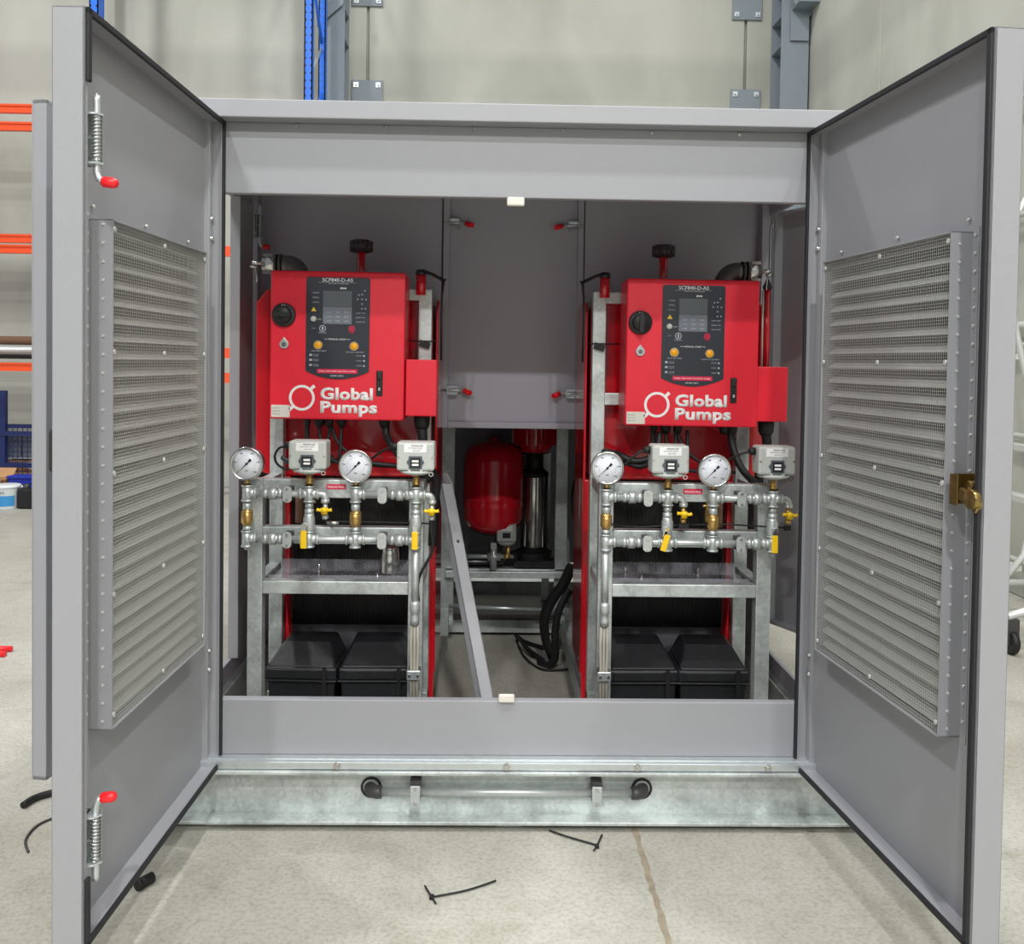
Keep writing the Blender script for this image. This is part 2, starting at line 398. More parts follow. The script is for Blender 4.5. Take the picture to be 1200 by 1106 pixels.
for a, b in (((-.16, -.12, 0), (.11, -.11, .235)), ((-.16, .1, 0), (.11, .11, .235)), ((-.16, -.12, 0), (-.15, .11, .235)), ((.10, -.12, 0), (.11, .11, .235)), ((-.16, -.12, 0), (.11, .11, .01))): m.box(a, b)
obj('carton_body', m, 'card', cb)
obj('flap', MB().box((-.16, -.20, .23), (.11, -.11, .236), (-.4, 0, 0)), 'card', cb); obj('flap', MB().box((-.12, .1, .27), (.08, .22, .276), (.8, 0, 0)), 'card', cb)
bc = empty('plastic_crate', 'royal blue plastic crate behind the white pail', 'crate', (-4.70, 6.25, 0))
obj('crate_body', MB().prism([(-.085, 0), (.12, 0), (.14, .26), (-.10, .26)], -.12, .02), 'crate', bc, bev=.01)
obj('rim', B((-.105, -.14, .245), (.145, .04, .27)), 'crate', bc, bev=.006)
obj('emblem', MB().lathe([(0, 0), (.028, 0), (.028, .004)], (-.035, -.125, .17), 'y', 20), 'white', bc); obj('emblem_bar', B((.0, -.124, .16), (.08, -.12, .18)), 'white', bc)
pl = empty('paint_pail', 'white plastic pail with a blue label on the floor', 'bucket', (-4.66, 5.85, 0)); pl.scale = (.78, .78, .76)
obj('pail_body', MB().lathe([(.12, 0), (.125, .01), (.145, .26), (.15, .27)], n=28), 'pail', pl)
obj('lid', MB().lathe([(.155, .262), (.158, .27), (.158, .295), (.14, .3), (.0, .3)], n=28), 'pail', pl)
lb = MB(); n = 14
vs = []
for k in range(n+1):
    a = -PI/2-1.15+2.3*k/n
    for h, r in ((.04, .1305), (.17, .1405)): vs.append((r*math.cos(a), r*math.sin(a), h))
lb.add(vs, [(2*k, 2*k+2, 2*k+3, 2*k+1) for k in range(n)], True); obj('label_band', lb, 'pailb', pl)
text('MERIT', -.07, .195, .12, .028, 'ink', pl, -.147)
jc = empty('jerry_can', 'small black jerry can standing right of the white pail', 'container', (-4.455, 5.85, 0)); jc.scale = (.7, .7, .75)
obj('can_body', B((-.13, -.07, 0), (.13, .08, .26)), 'black', jc, bev=.03); obj('cap', MB().cyl((-.02, -.02, .24), (-.02, -.02, .31), .04, 16), 'cast', jc)
obj('handle', MB().tube([(.0, .0, .25), (.02, 0, .31), (.1, 0, .31), (.12, 0, .24)], .012, 8), 'black', jc)

# wall rails and mobile platform at the right
for (z, r, lb) in ((3.16, .02, 'uppermost pipe rail fixed along the right wall'), (2.42, .018, 'second pipe rail from the top on the right wall'),
                   (1.72, .035, 'thick pale pipe along the right wall'), (1.60, .02, 'thin pale pipe just under the thick wall pipe'), (1.03, .022, 'white pipe rail at waist height on the right wall'), (.25, .02, 'lowest white pipe along the right wall')):
    t = obj('wall_pipe', MB().tube([(3.24, -1, z), (3.24, 7.0, z)], r*.8, 10), 'alum'); tag(t, lb, 'pipe')
    for yb in (1.0, 3.4, 5.8): obj('pipe_clip', B((3.235-r, yb, z-r*1.2), (3.3, yb+.03, z+r*1.2)), 'alum', t)
lp = empty('mobile_ladder', 'pale aluminium mobile ladder frame on castors at the right edge', 'ladder', (0, 0, 0))
def ladrail(y): return [(2.60, y, .20), (2.80, y, .45), (2.88, y, .82), (2.87, y, 1.06), (2.72, y, 1.65), (2.58, y, 2.30)]
for y in (2.0, 2.45): obj('side_rail', MB().tube(ladrail(y), .018, 8), 'alum', lp)
obj('base_rail', MB().tube([(2.55, 1.72, .19), (3.2, 1.95, .27)], .022, 8), 'alum', lp); obj('base_rail', MB().tube([(2.55, 2.45, .19), (3.2, 2.45, .19)], .022, 8), 'alum', lp)
for (x, z) in ((2.86, .72), (2.87, 1.0), (2.76, 1.5), (2.66, 1.95), (2.74, .36)): obj('rung', B((x-.04, 2.0, z), (x+.05, 2.45, z+.03)), 'alum', lp)
obj('hand_loop', MB().tube([(2.60, 2.0, 2.05), (2.75, 2.0, 2.35), (2.80, 2.0, 2.4), (3.0, 2.05, 2.4)], .016, 8), 'alum', lp)
for (x, y) in ((2.58, 1.72), (3.15, 1.95), (2.6, 2.45)):
    cs = MB().lathe([(.055, -.018), (.062, -.01), (.062, .01), (.055, .018)], (x, y, .062), 'x', 20)
    o = obj('castor', cs, 'black', lp); obj('castor_fork', B((x-.03, y-.02, .05), (x+.03, y+.02, .18)), 'cast', o)

# ------------------------------------------------------------------ skid base
sk = empty('skid_base', 'galvanised steel channel skid under the grey enclosure', 'skid', (0, 0, 0))
def cchan(x0, x1, yf, yb, z0=.02, z1=.186):
    d = 1 if yb > yf else -1
    return MB().box((x0, yf, z0), (x1, yf+d*.075, z0+.012)).box((x0, yf, z1-.012), (x1, yf+d*.075, z1)).box((x0, yf+d*.063, z0), (x1, yf+d*.075, z1))
obj('front_channel', cchan(-1.12, 1.12, -.055, 1), 'galv', sk, bev=.003)
obj('rear_channel', cchan(-1.12, 1.12, 2.46, 1), 'galv', sk, bev=.003)
for x in (-1.1, 1.06): obj('side_channel', B((x, .02, .02), (x+.04, 2.46, .184)), 'galv', sk)
for x in (-.36, .30): obj('floor_rail', B((x, .02, .02), (x+.05, 2.46, .12)), 'galv', sk)
for y in (1.95, 2.2): obj('cross_rail', B((-.31, y, .02), (.30, y+.04, .10)), 'galv', sk)
for x in (-.9, .0, .9): obj('foot_pad', B((x-.04, -.02, 0), (x+.04, .04, .021)), 'galv', sk)
obj('drain_pipe', MB().tube([(-.41, -.02, .108), (.40, -.02, .108)], .0135, 14), 'pipe', sk)
for sx in (-1, 1):
    xx = -.425 if sx < 0 else .412
    pts = [(xx+sx*-.03, -.02, .108)]+[(xx+sx*(-.018+.026*math.sin(a)), -.02+.026*(1-math.cos(a)), .108) for a in [k*PI/12 for k in range(7)]]+[(xx+sx*.008, .02, .108)]
    obj('pipe_elbow', MB().tube(pts, .020, 16), 'cast', sk)
    obj('grommet', MB().ring(.033, .026, .004, .012, (xx+sx*.006, .11), 28), 'black', sk)
for xb in (-.29, .272):
    o = obj('pipe_bracket', B((xb-.016, -.045, .075), (xb+.016, -.038, .138)), 'zinc', sk, bev=.006)
    obj('clamp_block', B((xb-.016, -.037, .088), (xb+.016, .01, .15)), 'cast', o)
    for dz in (.084, .129): obj('bolt', MB().cyl((xb, -.05, dz), (xb, -.044, dz), .006, 8), 'steel', o)

# ------------------------------------------------------------------ enclosure
EN = empty('pump_enclosure', 'large grey steel pump enclosure with its double doors open', 'cabinet', (0, 0, 0))
W2 = 1.1; DEP = 2.40
def ep(name, mb, m='grey', bev=.003, **k): return obj(name, mb, m, EN, bev=bev, **k)
ep('roof', B((-1.16, -.06, 2.167), (1.16, DEP+.06, 2.222)))
ep('fascia', B((-1.1, 0, 1.951), (1.1, .03, 2.167)))
ep('sill_panel', B((-1.1, 0, .214), (1.1, .03, .388)))
ep('sill_flange', MB().box((-1.1, -.045, .188), (1.1, .03, .212)).box((-1.1, -.03, .21), (1.1, .0, .216)), 'zinc', label='bare zinc mounting flange along the sill')
for x in (-.98, -.53, -.14+.13, .395, .80, 1.03):
    ep('flange_bolt', MB().lathe([(.009, 0), (.009, .005), (.004, .007), (0, .007)], (x, 0, 0), 'z', 8) if False else MB().cyl((x, -.052, .2), (x, -.044, .2), .007, 6).cyl((x, -.047, .2), (x, -.0445, .2), .012, 14), 'steel', 0)
for k in range(8):
    x = -.95+k*.272; ep('roof_bolt', MB().cyl((x, -.006, 2.157), (x, .001, 2.157), .006, 8), 'steel', 0)
for s in (-1, 1):
    ep('front_post', B((s*.93, .0, .214), (s*1.1, .03, 1.951)))
    ep('front_post_return', B((s*.93, .03, .214), (s*.905, .005, 1.951)), 'grey') if False else None
    ep('side_post', B((s*1.06, .03, .214), (s*1.1, .10, 2.167)), 'greyd')
    ep('side_lintel', B((s*1.08, .10, 2.075), (s*1.1, 1.0, 2.167)), 'greyd')
    ep('side_sill', B((s*1.085, .03, .19), (s*1.1, 1.0, .262)), 'greyd')
    ep('side_wall', B((s*1.08, 1.0, .19), (s*1.1, DEP, 2.167)), 'greyd')
    ep('rear_post', B((s*1.05, .99, .19), (s*1.085, 1.06, 2.167)), 'greyd')
ep('side_jamb', B((-1.1, .765, .262), (-1.06, .955, 2.08)))
ep('rear_wall', B((-1.1, DEP-.02, .3), (1.1, DEP, 2.167)), 'greyd')
ep('front_frame', MB().box((-.93, .0, .388), (-.905, .03, 1.951)).box((.905, .0, .388), (.93, .03, 1.951)))
ep('partition_panel', B((-1.08, 1.05, 1.05), (-.292, 1.07, 2.165)), 'greyd')
ep('partition_panel', B((.312, 1.05, 1.05), (1.08, 1.07, 2.165)), 'greyd')
ep('catch_plate', B((-.032, -.012, 1.925), (.022, .0, 1.953)), 'ofw', .005)
ep('catch_plate', B((-.037, -.012, .385), (.013, 0, .412)), 'ofw', .005)
# hatch between the partition panels
ht = ep('hatch', B((-.262, 1.06, 1.19), (.285, 1.07, 2.16)), 'greyd')
hf = MB().box((-.286, 1.035, 1.165), (-.258, 1.07, 2.165)).box((.282, 1.035, 1.165), (.307, 1.07, 2.165)).box((-.258, 1.035, 1.165), (.282, 1.07, 1.192))
obj('hatch_frame', hf, 'greyd', ht, bev=.003)
def hbolt(x, z, d):
    m = MB().tube([(x-d*.02, 1.035, z), (x+d*.075, 1.035, z)], .0055, 8)
    m.box((x, 1.05, z-.018), (x+d*.045, 1.054, z+.018)).box((x, 1.02, z-.018), (x+d*.003, 1.054, z+.018)).box((x+d*.042, 1.02, z-.018), (x+d*.045, 1.054, z+.018))
    m.box((x, 1.02, z+.016), (x+d*.045, 1.05, z+.018)).box((x, 1.02, z-.018), (x+d*.045, 1.05, z-.016))
    obj('spring_bolt', m, 'zinc', ht)
    obj('bolt_grip', MB().tube([(x+d*.07, 1.035, z), (x+d*.085, 1.03, z-.006), (x+d*.098, 1.015, z-.01)], .011, 10), 'redp', ht, label='red plastic grip')
hbolt(-.262, 2.028, 1); hbolt(.285, 2.024, -1); hbolt(-.262, 1.324, 1); hbolt(.285, 1.316, -1)

def vbolt(par, org, sx, flip=1, sc=1.0, grip_dir=(1, 0)):
    """spring bolt with vertical rod; sx = side it sticks out to, flip -1 = upside down"""
    X, Y, Z = org
    def P(a, b, c): return (X+a*sc*sx, Y+b*sc, Z+c*sc*flip)
    m = MB()
    m.tube([P(.02, 0, .085), P(.02, 0, .075), P(.02, 0, -.075), P(.024, 0, -.088), P(.034, 0, -.096)], .0075*sc, 12)
    m.lathe([(0, 0), (.006*sc, .003*sc)], P(.02, 0, .085), 'z', 12)
    o = obj('spring_bolt', m, 'zinc', par)
    k = MB()
    k.box(P(-.003, -.02, -.06), P(.002, .02, .045)); k.box(P(-.020, .019, -.06), P(.024, .022, .047)); k.box(P(-.022, -.012, -.06), P(-.019, .022, .047))
    for zz in (-.06, .043): k.box(P(-.022, -.012, zz), P(.0, .022, zz+.004))
    for zz in (-.06, .043): k.prism([(P(-.002, -.02, 0)[0], P(0, -.02, 0)[1]), (P(.024, -.02, 0)[0], P(0, -.016, 0)[1]), (P(.034, 0, 0)[0], P(0, 0, 0)[1]), (P(.024, 0, 0)[0], P(0, .016, 0)[1]), (P(-.002, 0, 0)[0], P(0, .02, 0)[1])], P(0, 0, zz)[2], P(0, 0, zz+.004)[2], 'xy')
    k.box(P(.0, -.003, -.005), P(.02, .003, 0)); k.cyl(P(.0, -.008, .025), P(.006, -.008, .025), .004*sc, 8); k.cyl(P(.0, -.008, -.04), P(.006, -.008, -.04), .004*sc, 8)
    obj('bolt_bracket', k, 'zinc', par)
    sp = [P(.02+.0105*math.cos(a), .0105*math.sin(a), -.056+.098*a/(2*PI*13)) for a in [j*2*PI/8 for j in range(8*13)]]
    obj('coil_spring', MB().tube(sp, .0018*sc, 5), 'steel', par)
    g0 = Vector(P(.032, 0, -.095)); gd = Vector((grip_dir[0]*sx, grip_dir[1], -.12*flip)).normalized()*.032*sc
    obj('bolt_grip', MB().tube([g0, g0+gd*.1, g0+gd*.75, g0+gd*.95, g0+gd*1.05], [.009*sc, .0115*sc, .0115*sc, .009*sc, .004*sc], 14), 'redp', par, label='red plastic grip')

def front_door(s, ang, zb=.186, zt=2.169, L=.9):
    """s=-1 left, +1 right. local x along the leaf from the hinge, local y*sg towards the cabinet side"""
    if s < 0: rz = -(PI/2+ang); sg = 1
    else: rz = -(PI/2-ang); sg = -1
    T = .068; H = zt-zb
    def b(m, x0, x1, n0, n1, z0, z1): m.box((x0, sg*n0, z0), (x1, sg*n1, z1))
    m = MB()
    b(m, 0, L, -T, -T+.004, 0, H)                     # skin
    for (x0, x1, z0, z1) in ((0, .006, 0, H), (L-.006, L, 0, H), (0, L, 0, .006), (0, L, H-.006, H)): b(m, x0, x1, -T, 0, z0, z1)
    w = .03
    for (x0, x1, z0, z1) in ((0, .012, 0, H), (L-.016, L, 0, H), (0, L, 0, .012), (0, L, H-.012, H)): b(m, x0, x1, -.006, 0, z0, z1)
    b(m, .012, .035, -T, -.03, 0, H)
    d = obj('front_door', m, 'grey', EN, (s*.9, 0, zb), (0, 0, rz), bev=.0025)
    obj('inner_panel', MB().box((.006, sg*-.052, .006), (L-.006, sg*-.046, H-.006)), 'grey', d)
    g = MB(); r = .016
    b(g, .0, r, 0, .008, .0, H); b(g, 0, L-.003, 0, .008, 0, r); b(g, 0, L-.003, 0, .008, H-r, H)
    if s < 0: b(g, L-r-.003, L-.003, 0, .008, 1.83, H); b(g, L-r-.003, L-.003, 0, .008, 0, .15)
    else: b(g, L-r-.003, L-.003, 0, .008, 0, H)
    obj('door_gasket', g, 'gask', d, bev=.003)
    # vent box
    v0, v1, q0, q1 = (.17, .785, .610-zb, 1.748-zb) if s < 0 else (.135, .775, .600-zb, 1.755-zb)
    fx = .055
    vb = MB()
    b(vb, v0, v0+.003, -.046, -.046+fx, q0, q1); b(vb, v1-.003, v1, -.046, -.046+fx, q0, q1); b(vb, v0, v1, -.046, -.046+fx, q0, q0+.003); b(vb, v0, v1, -.046, -.046+fx, q1-.003, q1)
    b(vb, v1, v1+.022, -.046, -.044, q0-.01, q1+.01)
    obj('vent_box', vb, 'grey', d); obj('vent_shade_sheet', MB().box((v0+.01, sg*-.046, q0+.01), (v1-.01, sg*-.0445, q1-.01)), 'vshade', d)  # added dark sheet behind the louvres, painted-in shade of the slots
    nl = 28; pit = (q1-q0)/nl
    first = None
    for k in range(nl):
        zc = q0+(k+.5)*pit
        if first is None:
            lm = MB(); y0, y1 = sorted((sg*-.044, sg*-.012))
            prof = [(-.045, .42), (-.042, .46), (-.016, .06), (-.012, -.10), (-.015, -.10), (-.020, .02)]
            pp = [(sg*a, c*pit) for a, c in prof]
            lm.add([(v0+.006, a, c) for a, c in pp]+[(v1-.006, a, c) for a, c in pp], [tuple(range(6)), tuple(range(11, 5, -1))]+[(i, i+6, (i+1) % 6+6, (i+1) % 6) for i in range(6)])
            first = obj('louvre', lm, 'louv', d, (0, 0, zc))
        else: share(first, parent=d, loc=(0, 0, zc))
    ms = MB(); x = v0+.004; yy = -.046+fx-.006
    while x < v1: b(ms, x, x+.0008, yy, yy+.0008, q0, q1); x += .0078
    z = q0+.004
    while z < q1: b(ms, v0, v1, yy+.0008, yy+.0016, z, z+.0008); z += .0078
    obj('wire_mesh', ms, 'alu', d, kind='stuff')
    rv = MB()
    z = q0+.02
    while z < q1:
        rv.cyl((v1-.004+.004, sg*-.012, z), (v1+.0025, sg*-.012, z), .0035, 6); rv.cyl((v1+.012, sg*-.045, z+.02), (v1+.012, sg*-.040, z+.02), .0038, 6); z += .041
    for x in (v0+.01, (v0+v1)/2, v1-.015):
        for k in range(5): rv.cyl((x, sg*(yy), q0+.03+k*(q1-q0-.05)/4), (x, sg*(yy+.005), q0+.03+k*(q1-q0-.05)/4), .006, 8)
        rv.cyl((x, sg*-.045, q1+.03), (x, sg*-.038, q1+.03), .004, 8)
    obj('rivets', rv, 'alum', d, kind='stuff')
    for z in (.30, .36, H-.36, H-.30):
        obj('hinge_bolt', MB().cyl((.02, sg*-.046, z), (.02, sg*-.022, z), .006, 8).cyl((.02, sg*-.044, z), (.02, sg*-.036, z), .011, 6), 'steel', d)
    return d, sg
dl, sg = front_door(-1, .0211)
dr, sgr = front_door(1, .0932)
# spring bolts on the left leaf: brought into leaf space (local x along leaf, y towards room)
def leafbolt(d, x, z, flip):
    before = set(COL.objects)
    vbolt(d, (x, -.012, z), 1, flip, 1.0)
    for o in set(COL.objects)-before:
        # rotate so that "out of the leaf" (local +x of the bolt) becomes leaf +y
        R = Matrix.Translation((x, -.012, z)) @ Matrix.Rotation(PI/2, 4, 'Z') @ Matrix.Translation((-x, .012, -z))
        o.data.transform(R)
leafbolt(dl, .862, 1.91-.186, 1); leafbolt(dl, .862, .40-.186, -1)
# brass lock on the right leaf
lk = MB(); x0 = .872
lk.box((x0-.05, 0, 1.155-.186), (x0+.012, -.003+.0, 1.21-.186)) if False else None
def lb(a, b): lk.box((a[0], sgr*a[1], a[2]), (b[0], sgr*b[1], b[2]))
z0 = 1.176-.186
lb((.80, -.045, z0-.034), (.875, -.042, z0+.034)); lb((.80, -.045, z0-.034), (.803, .012, z0+.034)); lb((.80, .010, z0-.034), (.83, .013, z0+.034))
obj('lock_case', lk, 'gold', dr, bev=.001, label='gold passivated lock case')
lk2 = MB(); lk2.lathe([(.0, 0), (.012, 0), (.012, .05), (0, .05)], (.85, 0, z0+.012), 'y', 14); lk2.box((.83, -.0, z0-.03), (.90, sgr*.012, z0-.004), (0, .35, 0)); lk2.lathe([(.0, -.01), (.022, -.01), (.022, .004), (0, .004)], (.885, sgr*.01, z0-.012), 'y', 16)
obj('lock_bolt', lk2, 'gold', dr, bev=.001, label='gold passivated lock bolt')

# side leaves
def side_leaf(hx, hy, ang, wd, zb=.365, zt=2.085, thick=.055, lab=None):
    """hinged at hx,hy; leaf runs along direction ang (radians, from +x)"""
    m = MB().box((0, -.004, 0), (wd, 0, zt-zb))
    for a, b in (((0, 0, 0), (.012, thick, zt-zb)), ((wd-.012, 0, 0), (wd, thick, zt-zb)), ((0, 0, 0), (wd, thick, .012)), ((0, 0, zt-zb-.012), (wd, thick, zt-zb))): m.box(a, b)
    return obj('side_door', m, 'grey', EN, (hx, hy, zb), (0, 0, ang), bev=.003, label=lab)
s1 = side_leaf(-1.145, -.0, math.atan2(-.5, -.080), .507, thick=.036, lab='side door leaf folded forward beside the left front door')
obj('inner_panel', B((.006, .030, .006), (.501, .0355, 1.71)), 'grey', s1)
o = obj('latch_plate', MB().prism([(.455, .795), (.463, .785), (.487, .785), (.495, .795), (.495, .885), (.487, .895), (.463, .895), (.455, .885)], .0355, .041), 'cast', s1, bev=.001)
for zz in (.81, .87): obj('latch_screw', MB().cyl((.475, .041, zz), (.475, .044, zz), .006, 10), 'alum', o)
s2 = side_leaf(1.135, 1.0, math.atan2(-.5, .24), .54, thick=-.045, lab='side door leaf ajar at the right of the enclosure')
vbolt(EN, (-1.06, .985, 2.0), 1, 1, .95)
vbolt(EN, (-1.06, .985, .42), 1, 1, .8)
ep('edge_trim', MB().tube([(1.09, .985, .30), (1.085, .985, 2.02), (1.095, .985, 2.04), (1.1, .985, 2.075)], .004, 6), 'zinc', 0)

# ------------------------------------------------------------------ pump sets
def pump_set(cx, m, side, other):
    """m=+1: outer side is +x (right hand set), -1 mirrored"""
    X = lambda a: cx+m*a
    def bx(mb, x0, x1, y0, y1, z0, z1): return mb.box((X(x0), y0, z0), (X(x1), y1, z1))
    F = empty('panel_stand', 'galvanised square tube stand with four legs under the %s red control panel' % side, 'stand', (0, 0, 0))
    def fp(n, mb, mt='galv', bev=.003, **k): return obj(n, mb, mt, F, bev=bev, **k)
    for xo in (-.30, .25):
        fp('post', bx(MB(), xo, xo+.05, .30, .35, .12, 1.035))
        fp('post', bx(MB(), xo, xo+.05, .60, .65, .12, 1.76 if xo > 0 else 1.715))
        fp('foot_plate', bx(MB(), xo-.02, xo+.07, .28, .37, .12, .13) if xo > 0 else bx(MB(), xo-.0, xo+.07, .28, .37, .12, .13))
        for z in (.645, .98): fp('side_rail', bx(MB(), xo+.005, xo+.045, .35, .60, z, z+.04))
    for z0, z1 in ((.972, 1.035), (.814, .872), (.640, .685)): fp('front_rail', bx(MB(), -.25, .25, .302, .345, z0, z1))
    fp('base_rail', bx(MB(), -.30, .30, .58, .66, .12, .2))
    # upper ladder bracket on the inner side
    fp('bracket', bx(MB(), -.262, -.19, .605, .645, 1.672, 1.715)); fp('bracket', bx(MB(), -.262, -.19, .605, .645, 1.29, 1.335))
    fp('bracket', bx(MB(), .19, .262, .605, .645, 1.60, 1.64))
    st = fp('sticker', B((cx-.032, .2985, 1.003), (cx+.034, .3, 1.02)) if m < 0 else B((cx-.01, .2985, 1.0), (cx+.056, .3, 1.018)), 'pink', 0)
    xs = cx-.028 if m < 0 else cx-.006
    text('PRESSURE PANEL', xs, 1.0075 if m < 0 else 1.0045, .058, .0075, 'white', st, .2978)
    # dark mesh of cable at the posts
    fp('cable_tie', MB().tube([(X(-.32), .60, 1.52), (X(-.19), .596, 1.52)], .003, 6).box((X(-.275)-.02, .585, 1.495), (X(-.275)+.02, .60, 1.52), (0, .3, 0)), 'black', 0)

    E = empty('engine_unit', 'red painted engine housing with a radiator behind the %s stand' % side, 'engine', (0, 0, 0))
    def q(n, mb, mt='redg', bev=.004, **k): return obj(n, mb, mt, E, bev=bev, **k)
    q('housing', MB().prism([(X(-.29), 1.00), (X(.305), 1.00), (X(.315), 1.03), (X(.315), 1.68), (X(.285), 1.71), (X(-.27), 1.71), (X(-.30), 1.66), (X(-.30), 1.03)], .67, 1.03), bev=.008)
    q('side_cheek', bx(MB(), .235, .31, .655, .70, .14, 1.0)); q('side_cheek', bx(MB(), -.31, -.262, .66, .98, .20, 1.0))
    q('cheek_flange', MB().box((X(-.318), .652, .14), (X(-.27), .66, 1.0))); q('side_panel', MB().prism([(.66, .25), (1.0, .25), (1.02, .30), (1.02, 1.62), (.98, 1.68), (.70, 1.68), (.66, 1.64)], X(-.322), X(-.312), 'yz'), bev=.003)
    q('fuel_tank', MB().prism([(X(.30), 1.00), (X(.37), 1.02), (X(.37), 1.66), (X(.33), 1.71), (X(.30), 1.71)], .66, 1.0), bev=.006)
    q('gusset', MB().prism([(X(.235), .14), (X(.20), .14), (X(.235), .56)], .60, .66) , bev=0)
    core = q('radiator', bx(MB(), -.26, .235, .70, .80, .42, 1.0), 'core')
    fn = MB()
    for k in range(60): x = -.255+k*.0081; bx(fn, x, x+.0025, .69, .70, .43, .99)
    obj('radiator_fins', fn, 'core', core, kind='stuff')
    q('lower_shroud', bx(MB(), -.26, .235, .70, .72, .20, .42), 'shroud')
    # bronze cooler and cock seen behind the manifold
    q('cooler_pipe', MB().tube([(X(.178), .56, .84), (X(.178), .56, .985)], .016, 12), 'brown'); q('drain_cock', MB().lathe([(.012, .86), (.014, .90), (.009, .91), (.009, .95), (.013, .96), (.004, .985)], (X(.135), .55, 0), 'z', 12).box((X(.115), .545, .915), (X(.155), .555, .925)), 'brass')
    # filler neck and ribbed cap
    q('filler_neck', MB().tube([(X(-.02), .70, 1.68), (X(-.02), .70, 1.87)], .0165, 16))
    c = MB().lathe([(.03, 1.858), (.036, 1.862), (.038, 1.90), (.033, 1.906), (0, 1.908)], (X(-.02), .70, 0), 'z', 24)
    for k in range(10):
        a = 2*PI*k/10; c.cyl((X(-.02)+.037*math.cos(a), .70+.037*math.sin(a), 1.862), (X(-.02)+.037*math.cos(a), .70+.037*math.sin(a), 1.902), .008, 8)
    q('filler_cap', c, 'cast', 0)
    # second neck with lever and cable
    q('dip_neck', MB().tube([(X(-.26), .58, 1.69), (X(-.26), .58, 1.765)], .019, 16), 'redg', 0)
    q('dip_cap', MB().lathe([(.020, 1.764), (.021, 1.772), (.018, 1.784), (0, 1.786)], (X(-.26), .58, 0), 'z', 16), 'plast', 0)
    q('lever', MB().tube([(X(-.262), .575, 1.782), (X(-.30), .57, 1.768), (X(-.345), .57, 1.745), (X(-.35), .57, 1.742)], [.006, .006, .006, .012], 8), 'black', 0)
    q('lever_cable', MB().tube([(X(-.345), .57, 1.742), (X(-.338), .58, 1.69), (X(-.335), .60, 1.60), (X(-.335), .62, 1.45)], .004, 6), 'black', 0)
    # air elbow with camlock coupling
    pts = [(X(.19), .62, 1.69), (X(.19), .62, 1.73)]+[(X(.19+.055*(1-math.cos(a))), .62, 1.74+.06*math.sin(a)) for a in [k*PI/16 for k in range(1, 9)]]+[(X(.275), .62, 1.80)]
    q('air_elbow', MB().tube(pts, .034, 20), 'elb', 0)
    q('clamp_ring', MB().cyl((X(.262), .62, 1.80), (X(.272), .62, 1.80), .039, 20).cyl((X(.28), .62, 1.80), (X(.286), .62, 1.80), .039, 20), 'cast', 0)
    cm = MB().tube([(X(.285), .62, 1.80), (X(.295), .62, 1.80), (X(.30), .62, 1.80), (X(.318), .62, 1.80), (X(.32), .62, 1.80), (X(.335), .62, 1.80)], [.03, .033, .03, .033, .026, .026], 20)
    for dz in (-1, 1): cm.box((X(.295), .60, 1.80+dz*.032-.006), (X(.33), .64, 1.80+dz*.032+.006))
    q('camlock', cm, 'steel', 0)
    q('camlock_lever', MB().tube([(X(.33), .60, 1.80), (X(.37), .60, 1.803), (X(.375), .60, 1.79), (X(.35), .60, 1.785)], .007, 8).tube([(X(.355), .595, 1.785), (X(.35), .595, 1.74), (X(.352), .595, 1.73)], .003, 6), 'steel', 0)
    if m > 0:
        q('riser_pipe', MB().tube([(X(.362), .62, 1.42), (X(.362), .62, 1.735)], .013, 12), 'redg', 0)
        q('riser_cap', MB().lathe([(.016, 1.735), (.018, 1.745), (.012, 1.757), (.007, 1.77), (0, 1.775)], (X(.362), .62, 0), 'z', 14), 'black', 0)
        q('sight_tube', MB().tube([(X(.343), .61, 1.42), (X(.343), .61, 1.73)], .004, 8), 'alum', 0)
    # battery shelf beams
    q('base_rail', bx(MB(), -.31, .31, .66, .74, .12, .20), 'cast')
    # clear guard shelf
    G = empty('clear_guard', 'clear plastic guard shelf inside the %s stand' % side, 'guard', (0, 0, 0))
    obj('guard_sheet', bx(MB(), -.245, .245, .37, .56, .668, .671), 'clear', G); obj('guard_lip', bx(MB(), -.245, .245, .368, .371, .660, .69), 'clear', G); obj('guard_lip', bx(MB(), -.245, .245, .56, .563, .66, .705), 'clear', G)
    for xx, yy, zz in ((-.17, .54, .672), (.10, .54, .672), (-.13, .42, .672)): obj('stud', MB().cyl((X(xx), yy, .64), (X(xx), yy, zz+.02), .005, 8).cyl((X(xx), yy, zz), (X(xx), yy, zz+.006), .009, 6), 'steel', G)
    # batteries
    for j, (bxl, rz) in enumerate((( -.128, .02), (.124, -.05 if m < 0 else .0))):
        lbl = 'black plastic battery box %s of the pair inside the %s stand' % (('nearer the middle aisle' if j == 0 else 'nearer the outer side wall'), side)
        BX = empty('battery_box', lbl, 'battery box', (X(bxl), .46, .20), rz*1.0, group='battery boxes under the stands')
        obj('box_base', MB().prism([(-.112, 0), (.112, 0), (.120, .125), (-.120, .125)], -.09, .115), 'plast', BX, bev=.006)
        lid = MB()
        a0, a1 = .126, .12
        lv = [(-a0, -.10, .12), (a0, -.10, .12), (a0, .125, .12), (-a0, .125, .12), (-a0, -.10, .165), (a0, -.10, .165), (a0, .125, .165), (-a0, .125, .165),
              (-.105, -.085, .185), (.105, -.085, .185), (.105, .11, .235), (-.105, .11, .235), (-.085, .02, .25), (.085, .02, .25), (.085, .11, .25), (-.085, .11, .25)]
        lid.add(lv[:8], [(0, 3, 2, 1), (0, 1, 5, 4), (1, 2, 6, 5), (2, 3, 7, 6), (3, 0, 4, 7), (4, 5, 6, 7)])
        top = [(-a1, -.095, .165), (a1, -.095, .165), (a1, .12, .165), (-a1, .12, .165), (-.085, -.0, .228), (.085, -.0, .228), (.085, .11, .235), (-.085, .11, .235)]
